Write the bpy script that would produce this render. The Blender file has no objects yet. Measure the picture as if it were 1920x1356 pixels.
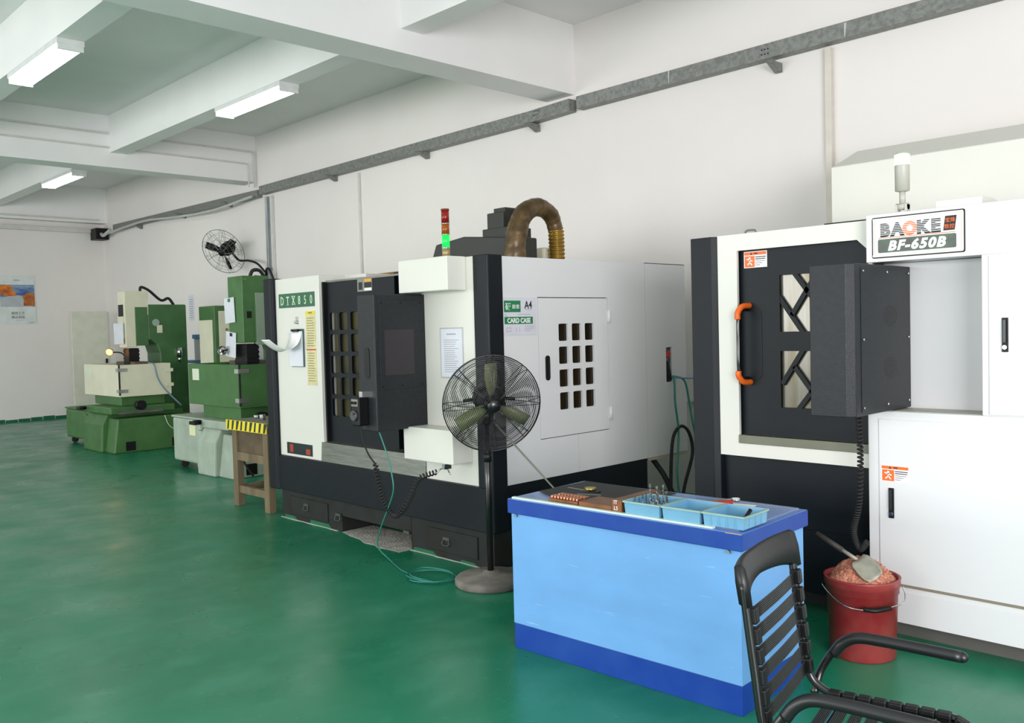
import bpy, bmesh, math, random
from mathutils import Vector, Matrix
R=math.radians; PI=math.pi
random.seed(7)
S=bpy.context.scene; COL=S.collection
# ---------------------------------------------------------------- camera
q=(0.799357348,0.0375506964,-0.0263133498); FPX=1670.69
yaw,pitch,roll=q
f=Vector((-math.sin(yaw)*math.cos(pitch),math.cos(yaw)*math.cos(pitch),-math.sin(pitch)))
r=f.cross(Vector((0,0,1))).normalized(); u=r.cross(f)
c_,s_=math.cos(roll),math.sin(roll)
r2=c_*r+s_*u; u2=-s_*r+c_*u
cam=bpy.data.cameras.new('camera'); co=bpy.data.objects.new('camera',cam); COL.objects.link(co)
m=Matrix.Identity(4)
for i in range(3):
    m[i][0]=r2[i]; m[i][1]=u2[i]; m[i][2]=-f[i]
m.translation=Vector((0,0,1.66)); co.matrix_world=m
cam.sensor_width=36; cam.sensor_fit='HORIZONTAL'; cam.lens=36*FPX/1920; cam.clip_start=.05; cam.clip_end=200
S.camera=co
# ---------------------------------------------------------------- world, lights, exposure
w=bpy.data.worlds.new('world'); S.world=w; w.use_nodes=True
w.node_tree.nodes['Background'].inputs[0].default_value=(.985,.985,1,1)
w.node_tree.nodes['Background'].inputs[1].default_value=.8
def area(name,loc,target,sx,sy,power,color=(1,1,1)):
    l=bpy.data.lights.new(name,'AREA'); l.shape='RECTANGLE'; l.size=sx; l.size_y=sy; l.energy=power; l.color=color
    o=bpy.data.objects.new(name,l); COL.objects.link(o); o.location=loc
    o.rotation_euler=(Vector(target)-Vector(loc)).to_track_quat('-Z','Y').to_euler(); return o
area('window_daylight',(-9,-7.5,2.2),(-9,5,1.8),15,2.4,640,(.98,1,.985))
area('added_side_fill',(4.6,-1.6,2.1),(-4,4,1.6),4.2,2.8,520,(1,.985,1))  # unseen fill light added to brighten the near, right-facing machine sides; no doorway there
S.view_settings.view_transform='Standard'; S.view_settings.look='None'; S.view_settings.gamma=1
S.view_settings.use_curve_mapping=False; S.view_settings.exposure=.36
# ---------------------------------------------------------------- materials
def lin(c): return c/12.92 if c<=.04045 else ((c+.055)/1.055)**2.4
def rgb(h):
    if isinstance(h,str): h=tuple(int(h[i:i+2],16)/255 for i in (0,2,4))
    return tuple(lin(c) for c in h)+(1,)
MC={}
def mat(name,col,rough=.5,metal=0,var=.06,scale=6,bump=0,bscale=60,emit=None,es=0,trans=0,alpha=1,coat=0,col2=None,stretch=None,spec=None):
    if name in MC: return MC[name]
    m=bpy.data.materials.new(name); m.use_nodes=True; nt=m.node_tree; N=nt.nodes; L=nt.links; b=N['Principled BSDF']
    tc=N.new('ShaderNodeTexCoord'); mp=N.new('ShaderNodeMapping'); L.new(tc.outputs['Object'],mp.inputs[0])
    if stretch: mp.inputs['Scale'].default_value=stretch
    nz=N.new('ShaderNodeTexNoise'); nz.inputs['Scale'].default_value=scale; nz.inputs['Detail'].default_value=5; L.new(mp.outputs[0],nz.inputs['Vector'])
    mx=N.new('ShaderNodeMix'); mx.data_type='RGBA'
    c=rgb(col); d=rgb(col2) if col2 else tuple(x*(1-var*2) for x in c[:3])+(1,)
    cr=N.new('ShaderNodeMapRange'); cr.inputs[1].default_value=.35; cr.inputs[2].default_value=.68; L.new(nz.outputs[0],cr.inputs[0]); L.new(cr.outputs[0],mx.inputs['Factor'])
    mx.inputs['A'].default_value=c; mx.inputs['B'].default_value=d; L.new(mx.outputs['Result'],b.inputs['Base Color'])
    b.inputs['Roughness'].default_value=rough; b.inputs['Metallic'].default_value=metal
    if spec is not None: b.inputs['Specular IOR Level'].default_value=spec
    if coat: b.inputs['Coat Weight'].default_value=coat; b.inputs['Coat Roughness'].default_value=.15
    if trans: b.inputs['Transmission Weight'].default_value=trans
    if alpha<1: b.inputs['Alpha'].default_value=alpha
    if bump:
        n2=N.new('ShaderNodeTexNoise'); n2.inputs['Scale'].default_value=bscale; L.new(mp.outputs[0],n2.inputs['Vector'])
        bp=N.new('ShaderNodeBump'); bp.inputs['Strength'].default_value=bump; bp.inputs['Distance'].default_value=.01; L.new(n2.outputs[0],bp.inputs['Height']); L.new(bp.outputs[0],b.inputs['Normal'])
    if emit: b.inputs['Emission Color'].default_value=rgb(emit); b.inputs['Emission Strength'].default_value=es
    MC[name]=m; return m
WALL=mat('wall_paint','e9e4e1',.7,var=.015,scale=1.2,bump=.05,bscale=30,spec=.2)
CEIL=mat('ceiling_paint','f1efef',.8,var=.02,scale=1.5,spec=.15)
WHITE=mat('machine_white_enamel','d9d8d0',.38,var=.012,scale=2)
WHITE2=mat('machine_white_smooth','dbdadc',.35,var=.01,scale=2)
DARK=mat('charcoal_enamel','14191f',.45,var=.08,scale=9,spec=.22)
DARKG=mat('dark_grey_hammered_enamel','26282c',.42,spec=.25,var=.1,scale=40,bump=.12,bscale=160)
BASED=mat('grimy_dark_enamel','262a2a',.6,var=.15,scale=7,col2='22211d',spec=.25)
STEEL=mat('brushed_stainless','8f918a',.34,.85,var=.15,scale=5,stretch=(1,1,12))
CHROME=mat('chrome','d8d8d8',.12,1,var=.02)
GALV=mat('galvanized_steel','8d8f8c',.5,.35,var=.18,scale=30,bump=.1)
BLACK=mat('black_plastic','0f1012',.45,var=.1,spec=.3)
BLACKM=mat('black_coated_steel','101113',.28,var=.05,coat=.3)
RUB=mat('black_rubber','1c1c1c',.7)
GREEN=mat('machine_green_enamel','44703c',.45,var=.12,scale=5)
GREEN2=mat('column_green_enamel','416c40',.45,var=.1,scale=5)
CREAM=mat('cream_enamel','ddd9c2',.45,var=.05,scale=4)
GREYG=mat('grey_green_enamel','a6b3a4',.5,var=.1,scale=5)
PAPER=mat('paper','ecebea',.7,var=.03)
PAPERB=mat('bluish_paper','d9dbe4',.6,var=.04)
YELP=mat('yellowed_paper','d8cf9e',.6,var=.1,scale=12)
INK=mat('ink','2a2a2e',.7); INKG=mat('faint_grey_ink','9b9ba3',.7)
def scratch(m,col,amt):
    nt=m.node_tree; N=nt.nodes; L=nt.links; b=N['Principled BSDF']; src=b.inputs['Base Color'].links[0].from_socket
    tc=N.new('ShaderNodeTexCoord'); acc=None
    for sc,ro in (((3,1,60),R(4)),((5,1,90),R(-25)),((4,1,70),R(50))):
        mp=N.new('ShaderNodeMapping'); mp.inputs['Rotation'].default_value=(0,ro,0); mp.inputs['Scale'].default_value=sc; L.new(tc.outputs['Object'],mp.inputs[0])
        n=N.new('ShaderNodeTexNoise'); n.inputs['Scale'].default_value=1.4; n.inputs['Detail'].default_value=3; L.new(mp.outputs[0],n.inputs[0])
        c=N.new('ShaderNodeMapRange'); c.inputs[1].default_value=.70; c.inputs[2].default_value=.78; c.inputs[4].default_value=amt; L.new(n.outputs[0],c.inputs[0])
        if acc is None: acc=c.outputs[0]
        else:
            a=N.new('ShaderNodeMath'); a.operation='MAXIMUM'; L.new(acc,a.inputs[0]); L.new(c.outputs[0],a.inputs[1]); acc=a.outputs[0]
    x=N.new('ShaderNodeMix'); x.data_type='RGBA'; L.new(acc,x.inputs['Factor']); L.new(src,x.inputs['A']); x.inputs['B'].default_value=rgb(col); L.new(x.outputs['Result'],b.inputs['Base Color'])
OLIVE=mat('olive_tinted_glass','403c18',.3,var=.25,scale=3,col2='221f10',spec=.3)
BROWNG=mat('brown_tinted_glass','120e08',.2,var=.2,scale=3,col2='2a1f0c',stretch=(1,5,.3),spec=.3)
SILVG=mat('window_pane_lit_interior','86837c',.2,.3,var=.3,scale=3,col2='6a6046',stretch=(5,1,.5))  # silver and tan tones painted into the pane stand in for the lit interior
TEAL=mat('teal_hose','257e70',.35,var=.05)
SIGNG=mat('sign_green','1f7a4a',.4,var=.06)
SIGND=mat('sign_dark_green','24503a',.3,var=.2,scale=8)
ORANGE=mat('safety_orange','f06a1c',.45,var=.04)
REDP=mat('red_plastic','c02a24',.4)
WOOD=mat('old_workbench_wood','7a6a50',.75,var=.2,scale=9,stretch=(1,1,.15),bump=.2)
BLUEL=mat('light_blue_laminate','6ca4dc',.38,var=.05,scale=3,stretch=(1,1,2.5))
BLUED=mat('royal_blue_laminate','103a92',.4,var=.12,scale=5,col2='1c4696',spec=.3)
BLUEG=mat('desktop_blue_laminate','5f86cc',.3,var=.06)
scratch(BLUEL,'a8cdf0',.7)
COPPER=mat('copper_stock','8a5a3a',.4,.6,var=.2,scale=14)
COPPERB=mat('bright_copper','f0a888',.28,.85,var=.08)
GREENPAINT=mat('spilled_floor_paint','1a6544',.4,var=.1)
CONC=mat('bare_concrete','b3aea6',.9,var=.2,scale=9,bump=.8)
def floor_mat():
    m=mat('green_epoxy_floor','1c6c52',.2); nt=m.node_tree; N=nt.nodes; L=nt.links; b=N['Principled BSDF']
    tc=N.new('ShaderNodeTexCoord')
    def noise(sc,det,st=(1,1,1),dist=0):
        mp=N.new('ShaderNodeMapping'); mp.inputs['Scale'].default_value=st; L.new(tc.outputs['Object'],mp.inputs[0])
        n=N.new('ShaderNodeTexNoise'); n.inputs['Scale'].default_value=sc; n.inputs['Detail'].default_value=det; n.inputs['Distortion'].default_value=dist; L.new(mp.outputs[0],n.inputs[0]); return n
    def rng(n,a,bb):
        c=N.new('ShaderNodeMapRange'); c.inputs[1].default_value=a; c.inputs[2].default_value=bb; L.new(n.outputs[0],c.inputs[0]); return c
    def mix(fac,A,B):
        x=N.new('ShaderNodeMix'); x.data_type='RGBA'; L.new(fac.outputs[0],x.inputs['Factor'])
        for k,v in (('A',A),('B',B)):
            if isinstance(v,str): x.inputs[k].default_value=rgb(v)
            else: L.new(v.outputs['Result'],x.inputs[k])
        return x
    a=mix(rng(noise(.9,4),.35,.7),'147050','1d7c5c')
    a=mix(rng(noise(4,9,(1,.6,1),.5),.48,.85),a,'348468')
    a=mix(rng(noise(22,8,(1,2.2,1),.6),.66,.8),a,'4e977c')
    L.new(a.outputs['Result'],b.inputs['Base Color'])
    rr=N.new('ShaderNodeMapRange'); L.new(noise(2,3).outputs[0],rr.inputs[0]); rr.inputs[1].default_value=.3; rr.inputs[2].default_value=.7; rr.inputs[3].default_value=.22; rr.inputs[4].default_value=.42; L.new(rr.outputs[0],b.inputs['Roughness'])
    bp=N.new('ShaderNodeBump'); bp.inputs['Strength'].default_value=.10; bp.inputs['Distance'].default_value=.003; L.new(noise(5,2).outputs[0],bp.inputs['Height']); L.new(bp.outputs[0],b.inputs['Normal'])
    b.inputs['Specular IOR Level'].default_value=.5
    return m
# ---------------------------------------------------------------- helpers
OFF={}
class MB:
    def __init__(s): s.v=[]; s.f=[]; s.sm=[]
    def add(s,vs,fs,smooth=False):
        o=len(s.v); s.v+= [tuple(v) for v in vs]; s.f+=[tuple(i+o for i in f) for f in fs]; s.sm+=[smooth]*len(fs); return s
    def box(s,x0,x1,y0,y1,z0,z1,M=None):
        vs=[Vector((x,y,z)) for z in (z0,z1) for y in (y0,y1) for x in (x0,x1)]
        if M is not None: vs=[M@v for v in vs]
        return s.add(vs,[(0,2,3,1),(4,5,7,6),(0,1,5,4),(2,6,7,3),(0,4,6,2),(1,3,7,5)])
    def prism(s,pts,ax,a,b):
        # pts: 2-D polygon; ax: extrusion axis; other two axes in order
        o={'x':lambda p,t:(t,p[0],p[1]),'y':lambda p,t:(p[0],t,p[1]),'z':lambda p,t:(p[0],p[1],t)}[ax]
        n=len(pts); vs=[o(p,a) for p in pts]+[o(p,b) for p in pts]
        fs=[tuple(range(n))[::-1],tuple(range(n,2*n))]+[(i,(i+1)%n,n+(i+1)%n,n+i) for i in range(n)]
        return s.add(vs,fs)
    def cyl(s,a,b,r0,r1=None,n=20,cap=True):
        a,b=Vector(a),Vector(b); r1=r0 if r1 is None else r1; d=(b-a).normalized()
        t=d.orthogonal().normalized(); k=d.cross(t)
        vs=[];
        for c,rr in ((a,r0),(b,r1)):
            vs+=[c+(t*math.cos(2*PI*i/n)+k*math.sin(2*PI*i/n))*rr for i in range(n)]
        s.add(vs,[(i,(i+1)%n,n+(i+1)%n,n+i) for i in range(n)],True)
        if cap: s.add(vs,[tuple(range(n))[::-1],tuple(range(n,2*n))])
        return s
    def lathe(s,prof,c=(0,0,0),n=32,M=None):
        vs=[];fs=[];
        for (rr,z) in prof:
            for i in range(n):
                a=2*PI*i/n; vs.append(Vector((rr*math.cos(a),rr*math.sin(a),z)))
        for j in range(len(prof)-1):
            for i in range(n): fs.append((j*n+i,j*n+(i+1)%n,(j+1)*n+(i+1)%n,(j+1)*n+i))
        if M is not None: vs=[M@v for v in vs]
        vs=[v+Vector(c) for v in vs]; return s.add(vs,fs,True)
    def tube(s,path,rad,n=10,closed=False,sub=6,cap=True,smoothpath=True):
        P=[Vector(p) for p in path]
        if smoothpath and len(P)>2: P=catmull(P,closed,sub)
        m=len(P); vs=[];fs=[]; up=None
        for i,p in enumerate(P):
            a=P[(i-1)%m] if (closed or i>0) else p; b=P[(i+1)%m] if (closed or i<m-1) else p
            d=(b-a).normalized()
            if up is None: up=d.orthogonal().normalized()
            up=(up-d*up.dot(d)).normalized(); k=d.cross(up)
            rr=rad(i/(m-1)) if callable(rad) else rad
            vs+=[p+(up*math.cos(2*PI*j/n)+k*math.sin(2*PI*j/n))*rr for j in range(n)]
        for i in range(m if closed else m-1):
            i2=(i+1)%m
            for j in range(n): fs.append((i*n+j,i*n+(j+1)%n,i2*n+(j+1)%n,i2*n+j))
        s.add(vs,fs,True)
        if cap and not closed: s.add(vs,[tuple(range(n))[::-1],tuple(range((m-1)*n,m*n))])
        return s
    def sphere(s,c,rx,ry=None,rz=None,n=16,M=None):
        ry=rx if ry is None else ry; rz=rx if rz is None else rz
        prof=[(max(math.sin(PI*k/10),.001),-math.cos(PI*k/10)) for k in range(11)]
        vs=[];fs=[]
        for (a,z) in prof:
            for i in range(n):
                t=2*PI*i/n; v=Vector((a*math.cos(t)*rx,a*math.sin(t)*ry,z*rz)); vs.append((M@v if M is not None else v)+Vector(c))
        for j in range(10):
            for i in range(n): fs.append((j*n+i,j*n+(i+1)%n,(j+1)*n+(i+1)%n,(j+1)*n+i))
        return s.add(vs,fs,True)
    def build(s,name,material,parent=None,bev=0,label=None,raw=False):
        off=Vector((0,0,0))
        if parent is not None: off=OFF.get(parent.name,off)
        elif not raw:
            xs=[v[0] for v in s.v]; ys=[v[1] for v in s.v]; zs=[v[2] for v in s.v]
            off=Vector(((min(xs)+max(xs))/2,(min(ys)+max(ys))/2,min(zs)))
        me=bpy.data.meshes.new(name); me.from_pydata([tuple(Vector(v)-off) for v in s.v],[],s.f)
        me.polygons.foreach_set('use_smooth',s.sm); me.materials.append(material)
        bm=bmesh.new(); bm.from_mesh(me); bmesh.ops.remove_doubles(bm,verts=bm.verts,dist=1e-5); bmesh.ops.recalc_face_normals(bm,faces=bm.faces); bm.to_mesh(me); bm.free()
        o=bpy.data.objects.new(name,me); COL.objects.link(o)
        if parent is not None: o.parent=parent; OFF[o.name]=off
        else: o.location=off; OFF[o.name]=off
        if bev:
            b=o.modifiers.new('bevel','BEVEL'); b.width=bev; b.segments=2; b.limit_method='ANGLE'; b.angle_limit=R(40)
        if label: o['label']=label
        return o
def catmull(P,closed,sub):
    m=len(P); out=[]
    for i in range(m if closed else m-1):
        p1,p2=P[i],P[(i+1)%m]; p0=P[(i-1)%m] if (closed or i>0) else p1*2-p2; p3=P[(i+2)%m] if (closed or i+2<m) else p2*2-p1
        for k in range(sub):
            t=k/sub; out.append(.5*((2*p1)+(p2-p0)*t+(2*p0-5*p1+4*p2-p3)*t*t+(3*p1-p0-3*p2+p3)*t**3))
    if not closed: out.append(P[-1])
    return out
def thing(name,label,cat,loc,group=None,rotz=0,local=False):
    o=bpy.data.objects.new(name,None); COL.objects.link(o); o.location=loc; o.rotation_euler=(0,0,rotz); o.empty_display_size=.1
    OFF[o.name]=Vector((0,0,0)) if local else Vector(loc)
    tag(o,label,cat,group); return o
def tag(o,label,cat,group=None,kind=None):
    o['label']=label; o['category']=cat
    if group: o['group']=group
    if kind: o['kind']=kind
    return o
def struct(name,mb,m,label,cat,bev=0):
    o=mb.build(name,m,None,bev,raw=True); o['kind']='structure'; o['label']=label; o['category']=cat; return o
def plane_map(plane,at):
    # maps 2-D (a,b) to world, t = outward offset
    if plane=='y': return lambda a,b,t: Vector((a,at-t,b))      # faces -Y, a=X, b=Z
    if plane=='x': return lambda a,b,t: Vector((at+t,a,b))      # faces +X, a=Y, b=Z
    if plane=='z': return lambda a,b,t: Vector((a,b,at+t))
def curve_mesh(splines,depth):
    cu=bpy.data.curves.new('c','CURVE'); cu.dimensions='2D'; cu.fill_mode='BOTH'; cu.extrude=depth/2
    for pts in splines:
        sp=cu.splines.new('POLY'); sp.points.add(len(pts)-1)
        for i,p in enumerate(pts): sp.points[i].co=(p[0],p[1],0,1)
        sp.use_cyclic_u=True
    o=bpy.data.objects.new('c',cu); COL.objects.link(o)
    me=bpy.data.meshes.new_from_object(o.evaluated_get(bpy.context.evaluated_depsgraph_get()))
    bpy.data.objects.remove(o); bpy.data.curves.remove(cu); return me
def me_to_mb(mb,me,fn,depth):
    mb.add([fn(v.co.x,v.co.y,v.co.z+depth/2) for v in me.vertices],[tuple(p.vertices) for p in me.polygons]); bpy.data.meshes.remove(me)
def rrect(x0,x1,y0,y1,rad=.012,n=4):
    out=[]
    for cx,cy,a in ((x1-rad,y1-rad,0),(x0+rad,y1-rad,90),(x0+rad,y0+rad,180),(x1-rad,y0+rad,270)):
        for k in range(n+1):
            t=R(a+90*k/n); out.append((cx+rad*math.cos(t),cy+rad*math.sin(t)))
    return out
def plate(mb,fn,outer,holes=(),depth=.003,t0=0):
    me=curve_mesh([outer]+list(holes),depth); me_to_mb(mb,me,lambda a,b,t:fn(a,b,t+t0),depth)
    return mb
def text_mb(mb,s,fn,x,y,size,depth=.002,t0=0,xs=1,shear=0,align='LEFT',bold=0,spacing=1):
    cu=bpy.data.curves.new('t','FONT'); cu.body=s; cu.size=size; cu.extrude=depth/2; cu.shear=shear; cu.align_x=align; cu.offset=bold; cu.space_character=spacing; cu.resolution_u=3
    o=bpy.data.objects.new('t',cu); COL.objects.link(o)
    me=bpy.data.meshes.new_from_object(o.evaluated_get(bpy.context.evaluated_depsgraph_get()))
    bpy.data.objects.remove(o); bpy.data.curves.remove(cu)
    me_to_mb(mb,me,lambda a,b,t:fn(x+a*xs,y+b,t+t0),depth); return mb
def copy_thing(root,loc,rotz=None,label=None,group=None):
    rr=root.copy(); COL.objects.link(rr); rr.location=loc
    if rotz is not None: rr.rotation_euler=(0,0,rotz)
    if label: rr['label']=label
    if group: rr['group']=group
    for ch in list(root.children):
        c=ch.copy(); COL.objects.link(c); c.parent=rr
        for g in ch.children:
            d=g.copy(); COL.objects.link(d); d.parent=c
    return rr
def bx(name,m,parent,*a,bev=0,label=None): return MB().box(*a).build(name,m,parent,bev,label)
WY=7.268; WX=-20.14; CZ=4.88
# ---------------------------------------------------------------- room
struct('floor',MB().box(WX-.2,3.5,-6,WY+.2,-.1,0),floor_mat(),'glossy scuffed green painted workshop floor','floor')
struct('wall_right',MB().box(WX-.2,3.5,WY,WY+.2,0,CZ+.1),WALL,'long plain white plaster wall behind all the machines','wall')
struct('wall_back',MB().box(WX-.2,WX,-6,WY,0,CZ+.1),WALL,'far end white plaster wall with the poster on it','wall')
struct('ceiling',MB().box(WX,3.5,-6,WY,CZ,CZ+.15),CEIL,'white concrete ceiling between the beams','ceiling')
n=0
for i,(x0,x1,lb) in enumerate(((-6.80,-6.40,'wide white cross beam nearest the camera'),(-13.72,-13.33,'white cross beam carrying two thin conduits'),(WX,-19.9,'white beam along the top of the far wall'))):
    n+=1; struct(f'trim_{n}',MB().box(x0,x1,-6,WY,4.14,CZ),CEIL,lb,'beam')
for y0,y1,lw in ((4.95,5.19,'the brick side'),(2.74,2.98,'the aisle'),(-.2,.05,'x')):
    for x0,x1 in ((-19.9,-13.72),(-13.33,-6.80),(-6.40,3.5)):
        if y0<0 and x0>-7: continue
        n+=1; struct(f'trim_{n}',MB().box(x0,x1,y0,y1,4.35,CZ),CEIL,'white lengthwise ceiling rib between the cross beams','beam')
bb=MB()
for i in range(26):
    y=1.2+i*.235
    if random.random()<.75: bb.box(WX,WX+.012,y,y+.22,0,.05+random.random()*.05)
struct('baseboard_back',bb,GREENPAINT,'ragged green paint edge along the foot of the far wall','baseboard')
# fluorescent fixtures
def lamp_fix():
    t=thing('fluorescent_light','long three-tube fluorescent light on the left ceiling rib','light',(-9.25,2.86,4.35))
    bx('housing',mat('lamp_housing_white','e8e8e8',.4),t,-10,-8.5,2.74,2.98,4.30,4.35,bev=.004)
    TB=mat('lit_tube','ffffff',.3,emit='f6fff4',es=9)
    for k in range(3): MB().cyl((-9.97,2.78+.08*k,4.275),(-8.53,2.78+.08*k,4.275),.02,n=12).build('tube',TB,t)
    for x in (-9.985,-8.515): bx('end_cap',mat('lamp_housing_white','e8e8e8'),t,x-.012,x+.012,2.75,2.97,4.25,4.30)
    return t
L0=lamp_fix(); G='fluorescent ceiling lights'; L0['group']=G
copy_thing(L0,(-9.27,5.07,4.35),label='three-tube fluorescent light nearest the long wall, right of the other two')
copy_thing(L0,(-15.7,5.07,4.35),label='smallest and farthest fluorescent light, beyond the second cross beam')
# ---------------------------------------------------------------- cable tray on the wall
t=thing('cable_trunking','grey galvanized cable trunking running high along the long wall','cable tray',(-9,WY,4))
def tray(x0,x1,z0,z1,mm=GALV,y=7.12): return MB().prism([(y,-.065),(WY,-.065),(WY,.065),(y,.065)],'x',x0,x1).v
def sloped(name,m,x0,za,x1,zb,h=.13,d=.12,lab=None):
    vs=[(x,y,z+k) for x,z in ((x0,za),(x1,zb)) for y in (WY-d,WY-.004) for k in (0,h)]
    return MB().add(vs,[(0,1,3,2),(4,6,7,5),(0,4,5,1),(2,3,7,6),(0,2,6,4),(1,5,7,3)]).build(name,m,t,.004,lab)
sloped('trunking_section',GALV,-6.28,3.95,2.5,3.99)
sloped('trunking_section',GALV,-7.0,3.93,-6.38,3.95,.13,.12)
sloped('trunking_section',GALV,-13.05,3.90,-7.0,3.93)
sloped('trunking_section',GALV,-19.3,3.93,-13.15,3.87,.12,.1,'farther trunking section with loose cables under it')
for x in (-1.25,-4.0,-6.95,-8.9,-11.0,-14.2,-16,-18): MB().prism([(WY-.2,3.92),(WY-.004,3.92),(WY-.004,3.84),(WY-.03,3.84)],'x',x-.03,x+.03).build('bracket',GALV,t)
for x,wd in ((-1.3,.1),(-3.35,.02),(-5.1,.015)): MB().prism([(x,3.98),(x+wd*.4,3.96),(x+wd,4.08),(x,4.08)],'y',WY-.124,WY-.12).build('joint_tape',mat('silvery_joint_patch','d5d7d6',.3,.5),t)
mb=MB()
for x in (-1.3,-4.1,-6.9): 
    for k in range(6): mb.cyl((x+.03*(k%3),WY-.122,4.0+.04*(k//3)),(x+.03*(k%3),WY-.126,4.0+.04*(k//3)),.006,n=6)
mb.build('rivet',BLACK,t)
tag(MB().tube([(-19.6,7.1,3.87),(-17.5,7.08,3.93),(-16.2,7.07,3.86),(-14.6,7.06,3.80),(-13.2,7.1,3.88)],.022).build('loose_cable',mat('pale_cable_sheath','bfc1bd',.5)),'pale loose cables sagging below the far length of grey trunking','cable')
tb=thing('junction_box','dark junction box where the trunking ends in the far corner','box',(-19.9,7.15,3.8))
bx('housing',BLACK,tb,-20.08,-19.75,6.98,7.24,3.78,4.02,bev=.01); MB().tube([(-19.78,7.1,3.9),(-19.5,7.05,3.84),(-19.2,7.08,3.93)],.035).build('cable_gland',mat('pale_cable_sheath','bfc1bd'),tb)
CW=mat('conduit_white','d6d4cf',.45)
def conduit(label,path,wd=.05,dp=.03,m=CW,cat='conduit',name='conduit'):
    mb=MB()
    for a,b in zip(path,path[1:]):
        lo=[min(a[i],b[i]) for i in range(3)]; hi=[max(a[i],b[i]) for i in range(3)]
        e=wd/2; ex=[0 if hi[i]-lo[i]>.01 else (e) for i in range(3)]
        mb.box(lo[0]-ex[0],hi[0]+ex[0],lo[1]-ex[1],hi[1]+ex[1],lo[2]-ex[2],hi[2]+ex[2])
    o=mb.build(name,m,None,.004); tag(o,label,cat); return o
conduit('shiny grey vertical conduit on the wall beside the wall fan',[(-12.95,7.235,2.0),(-12.95,7.235,3.86)],.06,m=mat('grey_metal_conduit','a9b0b4',.3,.5))
conduit('white vertical trunking on the wall right of the wall fan',[(-12.82,7.24,0.3),(-12.82,7.24,3.86)],.05)
conduit('thin white vertical conduit on the wall above the white model DTX850 machine',[(-10.42,7.25,.3),(-10.42,7.25,3.88)],.03)
conduit('off-white vertical conduit on the wall left of the right-hand machine',[(-3.53,7.24,.2),(-3.53,7.24,3.94)],.055,m=mat('aged_conduit','d9d2c8',.5))
conduit('upper thin conduit along the side of the second cross beam',[(-13.31,2.0,4.62),(-13.31,7.22,4.62),(-13.31,7.22,4.05)],.025)
conduit('lower thin conduit along the side of the second cross beam',[(-13.31,-2.0,4.42),(-13.31,7.12,4.42),(-13.31,7.12,4.05)],.022)
conduit('white trunking along the top of the far wall',[(-20.085,-4,3.98),(-20.085,7.0,3.98)],.09)
conduit('thin pipe above the trunking on the far wall',[(-19.88,-4,4.2),(-19.88,7.1,4.2)],.03)
conduit('thin horizontal cable clipped to the wall between the two white machines',[(-5.3,7.25,.9),(-3.4,7.25,.9)],.02)
# poster
t=thing('poster','poster with an orange rock and blue sea photo on the far wall','poster',(-20.13,5.5,2.5))
fx=plane_map('x',WX)
plate(MB(),fx,rrect(5.18,5.85,2.005,3.0,.004),depth=.012).build('sheet',mat('poster_white','dfe4e4',.4),t)
plate(MB(),fx,[(5.195,2.36),(5.835,2.36),(5.835,2.81),(5.195,2.81)],depth=.002,t0=.0125).build('sky_picture',mat('poster_sea','2b4f9c',.4,scale=5,col2='9db4c4',stretch=(.2,.6,2.5)),t)
plate(MB(),fx,[(5.195,2.36),(5.8,2.36),(5.7,2.45),(5.72,2.56),(5.5,2.6),(5.195,2.55)],depth=.002,t0=.014).build('foam_picture',mat('poster_foam','b9bdc4',.4),t)
plate(MB(),fx,[(5.195,2.62),(5.3,2.58),(5.5,2.58),(5.48,2.66),(5.42,2.7),(5.43,2.77),(5.36,2.805),(5.195,2.805)],depth=.002,t0=.016).build('rock_picture',mat('poster_rock','e08a30',.4,scale=9,col2='a8401a'),t)
plate(MB(),fx,[(5.62,2.38),(5.835,2.38),(5.835,2.62),(5.72,2.66),(5.6,2.57),(5.63,2.5)],depth=.002,t0=.016).build('rock_picture',mat('poster_block','9a4520',.4,scale=12,col2='c47a2c'),t)
mb=MB(); text_mb(mb,'PRECISION',fx,5.515,2.90,.045,t0=.0125,align='CENTER')
mb2=MB(); text_mb(mb2,'精密工艺',fx,5.515,2.205,.062,t0=.0125,align='CENTER'); text_mb(mb2,'精品制造',fx,5.515,2.125,.062,t0=.0125,align='CENTER')
mb=MB(); mb.box(WX+.0125,WX+.014,5.46,5.57,2.895,2.912); mb.build('heading_text',INKG,t); mb2.build('caption_text',mat('caption_ink','6b5652',.6),t)
MB().box(WX+.0125,WX+.014,5.46,5.57,2.085,2.092).box(WX+.0125,WX+.014,5.71,5.81,2.03,2.04).build('fine_print',INKG,t)
# notice on long wall
t=thing('wall_notice','small bluish paper notice on the wall above the green spark-erosion machine','notice',(-15.9,WY,2))
fy=plane_map('y',WY)
bx('sheet',PAPERB,t,-16.02,-15.8,WY-.006,WY,1.95,2.42)
mb=MB()
for k in range(9): mb.box(-15.99,-15.84,WY-.008,WY-.006,2.0+k*.042,2.012+k*.042)
mb.build('text_lines',INKG,t)
# leaning panel in the corner
t=thing('cabinet_panel','tall cream sheet-metal panel standing in the far corner behind the green machine','panel',(-19,6.5,0))
bx('sheet',mat('cream_panel','d6d6c6',.4,var=.05),t,-19.05,-19,6.16,6.9,0,2.22,bev=.01)
bx('edge_strip',CHROME,t,-19.0,-18.985,6.87,6.9,.02,2.2)
bx('handle',BLACK,t,-18.999,-18.98,6.8,6.84,1.1,1.25)
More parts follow.
